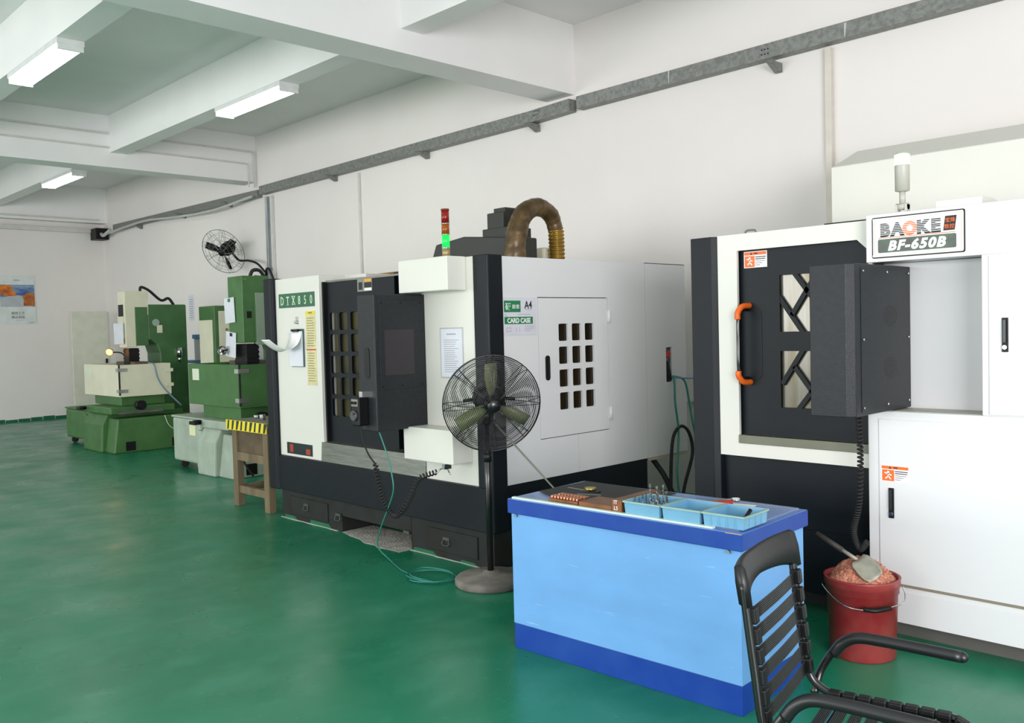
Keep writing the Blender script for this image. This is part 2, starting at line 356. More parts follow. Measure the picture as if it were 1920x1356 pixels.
# ---------------------------------------------------------------- spark erosion machines
def edm(lab,ox,oy,bx0,bxr,byf,rx0,rx1,ryf,rz,tl,td,z0,z1,body,head,tankc,basec,hx,hy,hw,hz1,colt,papers):
    t=thing('spark_erosion_machine',lab,'machine',((bx0+bxr)/2,oy+.4,0))
    by=byf+1.25
    # flared base casting
    mb=MB().prism([(byf,0),(by,0),(by,.56),(byf+.1,.56),(byf+.02,.4)],'x',bx0,bxr-.35)
    mb.prism([(byf+.05,0),(by,0),(by,.5),(byf+.12,.5)],'x',bxr-.35,bxr)
    mb.build('base',basec,t,.02)
    bx('base_step',basec,t,bx0-.12,bx0,byf+.05,by-.3,.05,.52,bev=.02)
    for yy in (byf+.22,byf+.9): bx('foot_pocket',BLACK,t,bxr-.02,bxr+.004,yy,yy+.14,.03,.16)
    o=bx('fluid_tank',basec,t,rx0,rx1,ryf,ryf+.8,.09,rz,bev=.03)
    bx('tank_lid',basec,t,rx0-.01,rx1+.1,ryf-.01,ryf+.81,rz,rz+.025,bev=.01)
    bx('spec_plate',mat('spec_plate_cream','e2e3b4',.5),t,rx1-.28,rx1-.12,ryf-.004,ryf,rz-.2,rz-.06)
    for xx in (rx0+.15,rx1-.1): MB().cyl((xx-.02,ryf+.08,.05),(xx+.02,ryf+.08,.05),.05,n=16).build('caster',RUB,t)
    # saddle + slides
    bx('saddle',basec,t,bx0+.05,bxr-.08,byf+.05,by-.25,.56,.66,bev=.015)
    bx('slide_rail',STEEL,t,bxr-.08,bxr-.04,byf+.15,byf+.8,.56,.6)
    bx('cross_slide',tankc if tankc is GREEN else body,t,ox-tl+.25,ox-.12,oy+.06,oy+td-.05,.66,z0,bev=.01)
    MB().cyl((bxr-.05,byf+.45,.68),(bxr+.06,byf+.45,.68),.07,n=20).cyl((bxr+.06,byf+.45,.68),(bxr+.09,byf+.45,.68),.05,n=20).build('slide_handwheel',BLACK,t)
    MB().box(bx0-.05,bx0+.1,byf-.06,byf-.03,.6,.64).cyl((bx0,byf-.03,.62),(bx0,byf+.06,.62),.03,n=12).build('crank_handle',BLACK,t)
    # work tank
    w=.02; mb=MB()
    mb.box(ox-tl,ox,oy,oy+w,z0,z1); mb.box(ox-tl,ox,oy+td-w,oy+td,z0,z1); mb.box(ox-tl,ox-tl+w,oy+w,oy+td-w,z0,z1); mb.box(ox-w,ox,oy+w,oy+td-w,z0,z1); mb.box(ox-tl,ox,oy,oy+td,z0-.02,z0)
    tk=mb.build('work_tank',tankc,t,.004)
    MB().box(ox-.09,ox+.008,oy-.012,oy,z1-.1,z1-.05).box(ox,ox+.012,oy-.012,oy+.12,z1-.1,z1-.05).build('latch',CHROME,tk)
    MB().box(ox-.09,ox+.008,oy-.012,oy,z0+.04,z0+.09).box(ox,ox+.012,oy-.012,oy+.12,z0+.04,z0+.09).build('latch',CHROME,tk)
    for zz in (z0+.1,z1-.13): bx('hinge',CREAM,tk,ox,ox+.02,oy+td-.08,oy+td+.03,zz,zz+.05)
    bx('tank_rubber_seal',RUB,tk,ox-.012,ox+.004,oy-.004,oy+.016,z0,z1)
    bx('side_flange',body,tk,ox-tl-.03,ox-tl+.01,oy+.02,oy+.3,z0-.01,z1-.01)
    bx('rating_label',mat('small_label','d9e0cc',.5),tk,ox-tl+.12,ox-tl+.3,oy-.003,oy,z1-.2,z1-.06)
    bx('worktable',STEEL,t,ox-tl+.25,ox-.2,oy+.15,oy+.6,z0+.02,z0+.16,bev=.005)
    bx('workpiece',mat('dull_workpiece_steel','6b5f52',.5,.4),t,ox-tl+.4,ox-.3,oy+.35,oy+.55,z0+.16,z1+.03,bev=.005)
    # column (C frame)
    cx0,cx1=hx-.5,hx; cy=hy+.34
    mb=MB().prism([(cy,z1+.35),(cy,colt),(cy+.62,colt),(cy+.62,.0),(cy+.17,.0),(cy+.17,z1+.15),(cy+.13,z1+.28),(cy+.05,z1+.35)],'x',cx0,cx1)
    mb.build('column',GREEN2,t,.02)
    MB().cyl((cx1,cy+.12,colt-.28),(cx1+.02,cy+.12,colt-.28),.055,n=20).build('dial',mat('grey_dial','9fb0a4',.4),t)
    bx('socket_plate',CREAM,t,cx1,cx1+.012,cy+.14,cy+.22,z1+.46,z1+.58)
    MB().cyl((cx1+.05,cy+.46,z1+.08),(cx1+.05,cy+.46,z1+.22),.045,n=16).cyl((cx1+.05,cy+.46,z1),(cx1+.05,cy+.46,z1+.08),.03,n=12).box(cx1,cx1+.05,cy+.42,cy+.5,z1+.1,z1+.2).build('oil_filter',CHROME,t)
    bx('slide_block',GREEN2,t,cx0+.05,cx1+.01,cy-.19,cy,z1+.27,colt-.04,bev=.006)
    # head
    mb=MB().box(hx-hw,hx,hy,hy+.17,z1+.25,hz1); mb.box(hx-hw,hx,hy+.17,hy+.36,hz1-.36,hz1); 
    hd=mb.build('head',head,t,.008)
    if papers=='a':
        bx('head_panel',CREAM,hd,hx-hw+.02,hx-.05,hy-.02,hy,hz1-.72,hz1-.38,bev=.004); bx('display',BLACK,hd,hx-hw+.04,hx-.06,hy-.01,hy,hz1-.38,hz1-.2)
        bx('paper_sheet',PAPERB,hd,hx-hw-.12,hx-.02,hy-.03,hy-.026,z1+.3,z1+.62)
    else:
        bx('side_cover',mat('grey_green_cover','8ba08a',.45),hd,hx,hx+.012,hy+.16,hy+.36,z1+.22,hz1-.2,bev=.004)
        bx('name_label',BLACK,hd,hx,hx+.004,hy+.05,hy+.11,hz1-.5,hz1-.42)
        for zz in (hz1-.42,hz1-.83):
            M=Matrix.Translation((hx-.3,hy-.012,zz))@Matrix.Rotation(R(6 if zz<hz1-.6 else -3),4,'Y')
            pp=MB().box(-.13,.12,-.002,.002,-.13,.17,M); pp=pp.build('paper_sheet',PAPERB,hd)
            MB().box(-.03,.03,-.006,-.002,.12,.16,M).build('clip',SIGNG if zz>hz1-.6 else BLACK,pp)
        ip=bx('intercom_box',mat('olive_grey_plastic','6c7a52',.5),hd,hx,hx+.003,hy+.02,hy+.06,hz1-.05,hz1-.03)
    mb=MB()
    for k in range(9): mb.box(hx-hw+.03-(.006 if k%2 else 0),hx-.03+(.006 if k%2 else 0),hy+.05-(.006 if k%2 else 0),hy+.2+(.006 if k%2 else 0),z1-.02+k*.028,z1+.01+k*.028)
    mb.build('bellows',BLACK,t)
    # work lamp
    lp=Vector((hx-hw-.1,hy-.12,z1+.18)) if papers=='a' else Vector((hx-hw+.0,hy-.1,z1+.16))
    wl=MB().tube([(hx-hw+.02,hy+.1,z1+.02),(hx-hw-.05,hy+.05,z1+.16),lp],.01,n=8).build('lamp_arm',BLACK,t)
    d=Vector((.8,-.5,-.25)).normalized(); M=d.to_track_quat('Z','Y').to_matrix()
    MB().lathe([(.02,-.09),(.045,-.06),(.055,0)],lp,16,M).build('lamp_shade',CHROME if papers!='a' else BLACK,t)
    if papers=='a': MB().lathe([(.001,.012),(.03,.008),(.048,-.005)],lp,16,M).build('lamp_bulb',mat('lit_orange_bulb','ffb050',.3,emit='ff9a30',es=14),t)
    # hoses
    MB().tube([(hx-.1,hy+.28,hz1),(hx-.1,hy+.3,hz1+.07),(hx-.1,hy+.42,hz1+.02),(hx-.1,hy+.6,colt+.07),(hx-.1,hy+.72,colt+.1),(hx-.1,hy+.8,colt)] if papers=='a' else [(hx-.1,hy+.16,hz1),(hx-.1,hy+.2,hz1+.07),(hx-.1,hy+.29,hz1+.07),(hx-.1,hy+.36,hz1-.02)],.022,n=8).build('cable_hose',RUB,t)
    MB().tube([(ox-.1,oy+td*.62,z1+.01),(ox+.03,oy+td*.66,z1-.02),(ox+.04,oy+td*.72,z1-.22),(ox+.06,oy+td*.85,z0+.05),(ox+.1,oy+td+.1,z0-.2)],.012,n=8).build('fluid_hose',mat('blue_grey_hose','6f8f9a',.4),t)
    MB().tube([(bxr-.1,byf+.1,.68),(bxr+.02,byf+.06,.66),(bxr+.03,byf+.08,.4),(bxr+.04,byf+.2,.15),(bxr+.05,byf+.28,.02)] if papers!='a' else [(bxr,byf+.8,.5),(bxr+.03,byf+.85,.35),(bxr+.03,byf+.95,.3),(bxr+.02,byf+1.0,.5)],.012 if papers!='a' else .006,n=8).build('power_cable',RUB if papers!='a' else CW,t)
    return t
edm('green spark-erosion machine with cream head and cream work tank, farthest from the camera',-13.3,4.936,-14.2,-13.1,4.70,-15.4,-14.25,4.85,.55,1.43,.77,.82,1.27,GREEN,CREAM,CREAM,GREEN,-13.75,5.23,.27,2.37,2.17,'a')
edm('spark-erosion machine with green tank and head on a pale grey-green base, beside the wooden bench',-9.5,4.87,-10.35,-9.55,4.72,-11.2,-10.42,4.8,.64,1.33,.8,.84,1.32,GREEN,GREEN,GREEN,GREYG,-9.72,5.06,.36,2.36,2.1,'b')
# cream front panels on the far tank are the tank itself; power cabinet behind
t=thing('control_cabinet','cream control cabinet with green frame standing behind the nearer spark-erosion machine','cabinet',(-12.87,6.4,0))
bx('body',GREEN,t,-13.12,-12.6,6.1,6.75,0,2.11,bev=.01)
bx('side_panel',CREAM,t,-12.6,-12.59,6.16,6.72,.1,2.03,bev=.004)
bx('front_door',CREAM,t,-13.09,-12.66,6.085,6.1,.1,1.9,bev=.004)
MB().cyl((-12.59,6.28,1.75),(-12.575,6.28,1.75),.02,n=12).build('lock',STEEL,t)
t=thing('workbench','workbench against the wall between the two spark-erosion machines','table',(-13.9,6.7,0))
bx('tabletop',mat('bench_top_blue','3f7dac',.5),t,-14.75,-13.3,6.45,7.2,1.22,1.26,bev=.005)
for x in (-14.7,-13.35):
    for y in (6.5,7.15): bx('leg',STEEL,t,x-.02,x+.02,y-.02,y+.02,0,1.22)
t=thing('storage_crate','blue and white storage crate on the bench between the green machines','crate',(-13.95,6.6,1.26))
bx('bin',mat('crate_white','c9cfd0',.5),t,-14.2,-13.55,6.5,6.85,1.26,1.62,bev=.01); bx('rim',mat('crate_blue','3f86c4',.5),t,-14.22,-13.53,6.48,6.87,1.62,1.69,bev=.006)
t=thing('black_bag','black bag lying on the storage crate by the wall','bag',(-13.95,6.6,1.69))
MB().sphere((-13.95,6.68,1.76),.24,.14,.08).build('body',BLACK,t); MB().tube([(-14.05,6.6,1.8),(-13.95,6.58,1.9),(-13.8,6.6,1.8)],.012).build('strap',BLACK,t)
t=thing('bottle','clear plastic bottle standing on the bench behind the grey-based machine','bottle',(-13.52,6.52,1.26))
MB().lathe([(.001,0),(.035,.0),(.037,.15),(.015,.2),(.015,.22)],(-13.42,6.54,1.26),16).build('body',mat('bottle_plastic','b9cdd6',.2),t); MB().cyl((-13.42,6.54,1.48),(-13.42,6.54,1.505),.018,n=12).build('cap',mat('cap_blue','4b82b8'),t)
# wall fan
def fan_geo(t,c,n,rad,depth,nr,nsp,wire,blade_m,cage_m,motor_m,blades,ang0,spread,motor_r,rng0=.2):
    n=Vector(n).normalized(); up=Vector((0,0,1)); side=up.cross(n).normalized(); up=n.cross(side)
    c=Vector(c)
    def P(a,rr,h): return c+(side*math.cos(a)+up*math.sin(a))*rr+n*h
    dome=lambda x,s: s*depth*.5*(1-(x/rad)**2)**.6 if x<rad else 0
    mb=MB()
    for s in (1,-1):
        for k in range(nr):
            rr=rad*(rng0+(1-rng0)*k/(nr-1)) if nr>1 else rad
            h=dome(min(rr,rad*.999),s)
            mb.tube([P(2*PI*i/48,rr,h) for i in range(48)],wire if k<nr-1 else wire*2.2,n=5,closed=True,smoothpath=False)
        for k in range(nsp):
            for da in (-spread,spread):
                a=2*PI*k/nsp+ang0
                pts=[P(a+da*(.4+1.2*x) ,rad*x,dome(rad*min(x,.999),s)) for x in (.14,.3,.5,.7,.85,.95,1)]
                mb.tube(pts,wire*1.25,n=5,smoothpath=False)
    mb.build('safety_cage',cage_m,t)
    for b in range(blades):
        a=ang0+2*PI*b/blades; mb=MB(); rows=[]
        for i in range(7):
            x=.12+.72*i/6; wd=.10+.14*math.sin(PI*min(1,(i+1)/6.5)*.75)
            for sgn in (-1,1):
                for th in (-.002,.002):
                    rows.append(P(a+sgn*wd/ (x+.25)*.85,rad*x,sgn*.028*(1-.3*x)+th))
        fs=[]
        for i in range(6):
            o=i*4; fs+=[(o,o+4,o+6,o+2),(o+1,o+3,o+7,o+5),(o,o+1,o+5,o+4),(o+2,o+6,o+7,o+3)]
        fs+=[(0,2,3,1),(24,25,27,26)]
        mb.add(rows,fs,True); mb.build('blade',blade_m,t)
    Mx=n.to_track_quat('Z','Y').to_matrix()
    MB().lathe([(.001,depth*.52),(rad*.12,depth*.52),(rad*.14,depth*.45),(rad*.14,depth*.40),(.001,depth*.40)],c,24,Mx).build('hub_badge',cage_m if cage_m is BLACKM else BLACK,t)
    MB().lathe([(.001,.03),(rad*.16,.02),(rad*.16,-.03),(.001,-.03)],c,20,Mx).build('hub',motor_m,t)
    MB().lathe([(.001,-.05),(motor_r*.8,-.05),(motor_r,-.08),(motor_r,-.19),(motor_r*.75,-.24),(.001,-.245)],c,24,Mx).build('motor',motor_m,t)
    return P,n,side,up
t=thing('wall_fan','black wall-mounted fan with wire cage above the spark-erosion machines','fan',(-13.65,7.0,3.0))
CAGE=mat('dull_wire','8d8f86',.4,.5)
cW=(-13.72,6.84,3.03); nW=(.43,-.81,-.47)
fan_geo(t,cW,nW,.38,.16,5,9,.0022,BLACK,CAGE,BLACK,3,R(35),.06,.11)
MB().tube([Vector(cW)-Vector(nW).normalized()*.2+Vector((0,0,-.05)),(-13.6,7.03,2.9),(-13.45,7.05,2.87),(-13.3,7.06,2.86),(-13.1,7.1,2.8),(-13.03,7.2,2.66),(-13.0,7.25,2.6)],.018).build('arm',BLACK,t)
bx('mount_plate',BLACK,t,-13.08,-12.94,7.215,7.262,2.5,2.68)
MB().tube([(-13.0,7.2,2.6),(-12.9,7.15,2.7),(-12.8,7.15,2.68),(-12.76,7.2,2.5)],.018).build('cord',BLACK,t)
# ---------------------------------------------------------------- wooden bench with hazard tape
t=thing('wooden_bench','worn wooden bench with a plywood apron and yellow and black taped top edge','bench',(-7.8,4.45,0))
for x,y in ((-8.1,4.11),(-7.5,4.11),(-8.1,4.72),(-7.5,4.72)): bx('leg',WOOD,t,x-.045,x+.045,y-.035,y+.035,0,.79,bev=.004)
bx('tabletop',mat('bench_top_grey','77776d',.6),t,-8.2,-7.43,4.06,4.8,.79,.835,bev=.004)
bx('apron',mat('apron_plywood','5f4f3a',.7,var=.2),t,-8.06,-7.54,4.095,4.115,.5,.79)
bx('crossbar',WOOD,t,-8.06,-7.54,4.08,4.12,.45,.53); bx('stretcher',WOOD,t,-8.06,-7.54,4.09,4.13,.13,.20)
bx('stretcher',WOOD,t,-8.12,-8.08,4.15,4.68,.13,.20)
bx('edge_tape',mat('hazard_yellow','e6d52a',.4),t,-8.205,-7.425,4.048,4.06,.745,.84)
mb=MB()
for k in range(9):
    x=-8.18+k*.088; mb.prism([(x,.75),(x+.03,.75),(x+.05+.01*(k%3),.838),(x+.02,.838)],'y',4.0462,4.0485)
mb.build('tape_stripe',INK,t)
for i,(x,y,ra) in enumerate(((-8.05,4.3,.035),(-7.85,4.25,.03),(-7.65,4.3,.04))):
    tag(MB().cyl((x,y,.835),(x,y,.87+.02*i),ra,n=16).build('machine_part',STEEL,None,.003),['round steel part at the left of the taped bench top','round steel part in the middle of the taped bench top','round steel part at the right of the taped bench top, nearest the white machine'][i],'machine part','steel parts on the taped bench')
tag(MB().sphere((-8.6,4.95,.03),.22,.12,.03).sphere((-8.38,5.0,.03),.12,.16,.025).build('rag',mat('pinkish_rag','8f7b86',.9,bump=.5)),'crumpled pinkish rag on the floor behind the wooden bench','rag')
# ---------------------------------------------------------------- machine DTX850
Xs=-4.43; Yf=4.09
t=thing('machining_center','white and charcoal machining center with the green DTX850 nameplate, in the middle','machine',(-5.9,5.0,0)); M1=t
mb=MB().box(-7.26,-6.30,4.10,5.9,0,.26).box(-5.36,-4.44,4.10,5.9,0,.26).box(-6.30,-5.36,4.10,5.9,.13,.26).box(-6.3,-5.36,4.5,5.9,0,.13)
mb.build('base',BASED,t,.006)
bx('skirt',DARK,t,-7.24,Xs+.0,4.065,5.82,.262,.57,bev=.006)
for x0,x1 in ((-7.1,-6.5),(-5.15,-4.6)):
    dr=bx('chip_drawer',BASED,t,x0,x1,4.088,4.10,.05,.21,bev=.004)
def pull(x,z,par):
    mb=MB().box(x-.035,x+.035,4.08,4.09,z,z+.022); mb.tube([(x-.03,4.08,z),(x-.036,4.072,z-.03),(x,4.07,z-.036),(x+.036,4.072,z-.03),(x+.03,4.08,z)],.0035,n=6); mb.build('pull_handle',mat('tarnished_steel','5a5b56',.45,.6),par)
pull(-6.83,.15,M1); pull(-6.33,.13,M1); pull(-5.40,.12,M1); pull(-4.93,.14,M1)
for x0,x1,h in ((-7.23,-7.0,.03),(-6.8,-6.45,.035),(-5.34,-5.05,.03),(-4.8,-4.6,.02)): MB().prism([(x0,0),(x1,0),(x1-.05,h),(x0+.02,h)],'y',4.0975,4.099).build('paint_smear',GREENPAINT,t)
# enclosure
mb=MB().box(-7.24,-6.52,Yf,4.75,.57,2.15).box(-7.24,-6.30,4.75,5.8,.57,2.13)
mb.build('left_enclosure',WHITE,t,.006)
bx('left_enclosure_cap',WHITE,t,-6.52,-6.2,4.35,4.75,2.06,2.15,bev=.004)
mb=MB().box(-5.14,-4.50,Yf,Yf+.05,.57,2.16); mb.build('front_panel',WHITE,t,.004)
hx0,hx1,hz0,hz1=4.79,5.185,1.05,1.683
wy=[(4.793+k*.1455,4.793+k*.1455+.104) for k in range(3)]; wz=[(1.05+k*.1685,1.05+k*.1685+.127) for k in range(4)]
fX=plane_map('x',Xs)
plate(MB(),plane_map('x',Xs-.02),[(4.14,.57),(5.83,.57),(5.83,2.155),(4.14,2.155)],[[(4.575,.853),(5.358,.853),(5.358,1.876),(4.575,1.876)]],depth=.02).build('side_panel',WHITE2,t)
sd=plate(MB(),plane_map('x',Xs-.02),[(4.58,.858),(5.353,.858),(5.353,1.870),(4.58,1.870)],[rrect(a,b,c,d,.012) for a,b in wy for c,d in wz],depth=.018).build('side_door',WHITE2,t)
bx('window_pane',BROWNG,sd,Xs-.03,Xs-.022,4.7,5.26,1.0,1.72)
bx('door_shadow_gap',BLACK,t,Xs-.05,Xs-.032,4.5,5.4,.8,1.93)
h=plate(MB(),fX,rrect(4.643,4.685,1.275,1.455,.02),depth=.008).build('door_handle',BLACK,sd)
MB().box(Xs+.006,Xs+.02,4.655,4.673,1.30,1.43).build('lever',mat('glossy_black','0d0d0f',.15,coat=.5),h)
for z in (.93,1.68): MB().cyl((Xs+.006,5.362,z),(Xs+.006,5.362,z+.1),.012,n=12).box(Xs,Xs+.004,5.34,5.39,z+.01,z+.09).build('hinge',WHITE2,sd)
MB().box(Xs-.001,Xs+.0008,4.98,4.984,.57,.853).build('panel_seam',mat('seam_shadowed_white','c8c8c0',.5),t)
mb=MB(); plate(mb,plane_map('x',Xs-.02),[(5.835,.57),(6.39,.57),(6.39,2.16),(5.835,2.16)],[rrect(6.105,6.19,1.175,1.465,.003)],depth=.018)
mb.box(-5.4,Xs-.06,5.835,6.39,.57,2.16); eb=mb.build('electrical_cabinet',WHITE2,t,0)
bx('cabinet_top',WHITE2,t,-5.4,Xs-.002,5.835,6.39,2.155,2.165)
bx('cabinet_flange',mat('dirty_cream_edge','b8b096',.6),t,Xs-.08,Xs,5.835,6.38,.545,.568)
MB().cyl((Xs-.055,6.15,1.405),(Xs-.01,6.15,1.405),.03,n=16).build('red_knob',REDP,eb)
MB().prism([(6.12,1.35),(6.14,1.35),(6.19,1.20),(6.16,1.17),(6.12,1.16)],'x',Xs-.055,Xs-.005).build('terminal_plug',BLACK,eb)
# roof parts between
mb=MB().box(-5.14,-4.50,Yf+.05,5.8,2.14,2.155); mb.box(-4.50,Xs-.02,4.14,5.83,2.14,2.155); mb.build('roof',WHITE,t)
bx('interior_liner',mat('rusty_brown_liner','b07a30',.5,var=.3,scale=5),t,-6.56,-5.2,4.6,4.64,1.3,2.165)
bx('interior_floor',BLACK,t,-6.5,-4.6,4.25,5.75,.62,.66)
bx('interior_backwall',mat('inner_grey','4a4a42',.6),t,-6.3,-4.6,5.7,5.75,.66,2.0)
# corner posts
MB().prism([(-7.40,4.09),(-7.37,4.045),(-7.255,4.045),(-7.235,4.065),(-7.235,4.3),(-7.40,4.3)],'z',.26,2.16).build('corner_post',DARK,t,.008)
MB().prism([(-4.553,4.075),(-4.425,4.075),(-4.412,4.09),(-4.412,4.222),(-4.44,4.222),(-4.553,4.14)],'z',.262,2.163).build('corner_post',DARK,t,.006)
# doors
cols=[]; 
def ddoor(x0,x1,y,z0,z1,cx):
    holes=[rrect(c-.058,c+.058,.957+k*.181,.957+k*.181+.148,.02) for c in cx for k in range(5)]
    d=plate(MB(),plane_map('y',y),[(x0,z0),(x1,z0),(x1,z1),(x0,z1)],holes,depth=.02).build('sliding_door',DARK,t)
    bx('window_pane',OLIVE,d,x0+.08,x1-.05,y+.002,y+.008,.95,1.93); return d
d1=ddoor(-6.51,-5.55,4.175,.74,2.085,(-6.406,-6.263,-6.10,-5.95,-5.8)); d2=ddoor(-5.6,-5.12,4.21,.74,2.115,(-5.4,-5.25))
bx('door_rail',STEEL,t,-6.5,-5.14,4.15,4.24,2.085,2.10)
bx('door_frame_edge',BLACK,t,-6.52,-6.50,4.12,4.2,.74,2.09)
lb=bx('warning_sticker',mat('sticker_silver','86867c',.4),d1,-6.04,-5.84,4.152,4.155,1.985,2.085)
MB().box(-5.94,-5.845,4.149,4.152,2.06,2.082).build('sticker_band',mat('sticker_amber','e0a020'),lb); MB().box(-5.94,-5.845,4.149,4.152,1.99,2.01).build('sticker_text_band',PAPER,lb); MB().box(-5.94,-5.845,4.149,4.152,2.015,2.055).box(-6.02,-5.97,4.149,4.152,2.0,2.06).build('sticker_picture',INK,lb)
MB().prism([(4.075,.57),(4.13,.57),(4.18,.745),(4.085,.735)],'x',-6.545,-5.14).build('drip_sill',STEEL,t,.003)
# cream covers
bx('upper_cover',WHITE,t,-5.185,-4.64,3.92,Yf,1.93,2.163,bev=.006)
bx('lower_cover',WHITE,t,-5.17,-4.625,3.912,Yf,.735,.97,bev=.006)
# console
cs=bx('control_console',DARKG,t,-5.31,-5.108,3.64,4.12,.957,1.922,bev=.008)
bx('console_side_plate',DARKG,cs,-5.108,-5.104,3.68,4.07,1.25,1.88,bev=.002)
bx('console_reddish_panel',mat('dull_reddish_patch','2c262a',.5),cs,-5.104,-5.1025,3.72,3.98,1.35,1.67)  # thin dull reddish panel on the console side plate
mb=MB()
for y in (3.7,3.87,4.05): 
    for z in (1.27,1.86): mb.cyl((-5.104,y,z),(-5.100,y,z),.006,n=8)
mb.build('screw',BLACK,cs)
plate(MB(),plane_map('y',3.64),rrect(-5.235,-5.175,1.33,1.55,.028),depth=.004).build('grip_slot',BLACK,cs)
# hood, motor, hose on top
MB().prism([(-6.25,2.14),(-5.02,2.14),(-5.02,2.38),(-5.75,2.45),(-6.12,2.41)],'y',5.05,5.2).build('head_cover',mat('hood_charcoal','2c2d2a',.5),t,.01)
mb=MB().box(-5.50,-5.3,5.1,5.32,2.15,2.62).box(-5.54,-5.24,5.08,5.36,2.15,2.49).box(-5.46,-5.32,5.14,5.3,2.62,2.66); mb.build('spindle_motor',mat('motor_black','24261f',.5),t,.006)
bx('motor_flange',CREAM,t,-5.20,-5.09,5.35,5.46,2.15,2.32,bev=.02)
HP=[(-5.0,4.92,2.14),(-5.0,4.945,2.38),(-5.0,5.03,2.555),(-5.0,5.19,2.625),(-5.0,5.34,2.575),(-5.0,5.405,2.45),(-5.0,5.41,2.14)]
HB=mat('brown_foil_duct','463620',.33,.3,var=.35,scale=9,col2='6e5838',bump=.5,bscale=18)
def wob(x): return (.090-.028*x)*(1+.02*math.sin(x*95)+.02*math.sin(x*33)+.012*math.sin(x*210))
MB().tube(HP[:6],wob,n=16,sub=14).build('foil_duct',HB,t)
BR=mat('ribbed_brass_duct','b08a3c',.3,.7,var=.2,scale=5)
MB().tube([HP[5],(-5.0,5.41,2.3),HP[6]],lambda x:.064+.004*math.sin(x*2*PI*10),n=18,sub=34).build('ribbed_duct',BR,t)
bx('duct_flange',mat('tan_cardboard','b79a5f',.6),t,-5.12,-4.86,5.3,5.56,2.15,2.172)
# stack light (bolted to the cover: part of the machine)
lx,ly=-4.72,3.985
st=MB().cyl((lx,ly,2.163),(lx,ly,2.215),.028,n=20).build('stack_light_base',mat('brushed_tan_base','a8936a',.4,.4),t)
for z0,z1,m_,nm in ((2.215,2.228,CHROME,'ring'),(2.31,2.317,CHROME,'ring'),(2.385,2.392,CHROME,'ring'),(2.478,2.49,mat('cap_brown','6a3020'),'cap')): MB().cyl((lx,ly,z0),(lx,ly,z1),.0285,n=20).build(nm,m_,st)
for z0,z1,m_,lb in ((2.228,2.31,mat('lit_green_lens','10a040',.3,emit='10e050',es=.9),'glowing green lens'),(2.317,2.385,mat('amber_lens','b05c14',.2,var=.2),'amber lens'),(2.392,2.478,mat('red_lens','8c1812',.2,var=.2),'dark red lens')):
    MB().cyl((lx,ly,z0),(lx,ly,z1),.027,n=20).build('lens',m_,st,label=lb)
# nameplate DTX850
fF=plane_map('y',Yf)
npl=plate(MB(),fF,rrect(-7.175,-6.585,1.89,2.015,.004),depth=.004).build('nameplate',mat('plate_green','2a6048',.35),t)
mb=MB(); xx=-7.15
for ch in 'DTX850':
    text_mb(mb,ch,fF,xx+.035,1.915,.105,depth=.002,t0=.004,xs=.72,align='CENTER',bold=.0012)
    if ch in 'DTX':
        for sx in ((-.026,-.006) if ch=='D' else (-.014,.014) if ch=='T' else (-.034,-.008)): pass
        mb.box(*sorted((xx+.035-(.03 if ch!='T' else .014),xx+.035-(.004 if ch!='T' else -.014))),Yf-.006,Yf-.004,1.912,1.919)
        if ch=='X': mb.box(xx+.04,xx+.066,Yf-.006,Yf-.004,1.912,1.919); mb.box(xx+.04,xx+.066,Yf-.006,Yf-.004,1.984,1.991)
        if ch!='T': mb.box(xx+.005,xx+.031,Yf-.006,Yf-.004,1.984,1.991)
    xx+=.096
mb.build('nameplate_lettering',mat('pale_green_letter','bfe0b0',.5),npl)
yp=bx('instruction_strip',YELP,t,-6.735,-6.585,Yf-.003,Yf,1.215,1.85)
bx('strip_heading',mat('heading_yellow','e6d020'),yp,-6.735,-6.585,Yf-.0045,Yf-.003,1.82,1.85); bx('strip_divider',REDP,yp,-6.735,-6.585,Yf-.0045,Yf-.003,1.515,1.525)
mb=MB()
for k in range(26):
    z=1.25+k*.0215
    if abs(z-1.52)>.02: mb.box(-6.72,-6.72+.09+.03*random.random(),Yf-.0045,Yf-.003,z,z+.006)
mb.box(-6.69,-6.63,Yf-.006,Yf-.0045,1.83,1.842)
mb.build('strip_text',mat('brown_ink','8a8258',.7),yp)
pl=bx('black_placard',mat('placard_black','16232a',.35),t,-7.12,-6.70,Yf-.004,Yf,.595,.695)
MB().box(-7.07,-7.01,Yf-.006,Yf-.004,.61,.68).box(-6.8,-6.73,Yf-.006,Yf-.004,.605,.655).build('placard_mark',mat('rust_red_mark','9a3a20'),pl)
# documents on M1
t=thing('notice_sleeve','white printed notice in a clear sleeve on the front of the white DTX850 machine','notice',(-4.8,Yf,1.32))
bx('sleeve',mat('sleeve_frame_grey','b9b9bb',.3),t,-4.935,-4.685,Yf-.004,Yf,1.315,1.675); bx('sheet',PAPERB,t,-4.925,-4.695,Yf-.0055,Yf-.004,1.325,1.665)
mb=MB(); mb.box(-4.86,-4.76,Yf-.007,Yf-.0055,1.625,1.632)
for k in range(16): mb.box(-4.89,-4.89+.11+.06*random.random(),Yf-.007,Yf-.0055,1.36+k*.015,1.3635+k*.015)
mb.build('text_lines',INKG,t)
t=thing('card_case_sheet','CARD CASE and A4 document sleeve taped beside the side door of the DTX850 machine','notice',(Xs,4.4,1.6))
sh=bx('sleeve',mat('sleeve_lilac','d4d2dc',.25,var=.03),t,Xs,Xs+.004,4.226,4.556,1.61,1.872)
mb=MB().box(Xs+.004,Xs+.0052,4.24,4.40,1.77,1.85).box(Xs+.004,Xs+.0052,4.243,4.52,1.687,1.737); mb.build('green_panel',SIGNG,t)
mb=MB(); text_mb(mb,'硬',fX,4.252,1.788,.054,t0=.0053,depth=.001,bold=.0008); text_mb(mb,'胶套',fX,4.318,1.796,.033,t0=.0053,depth=.001,xs=1.1)
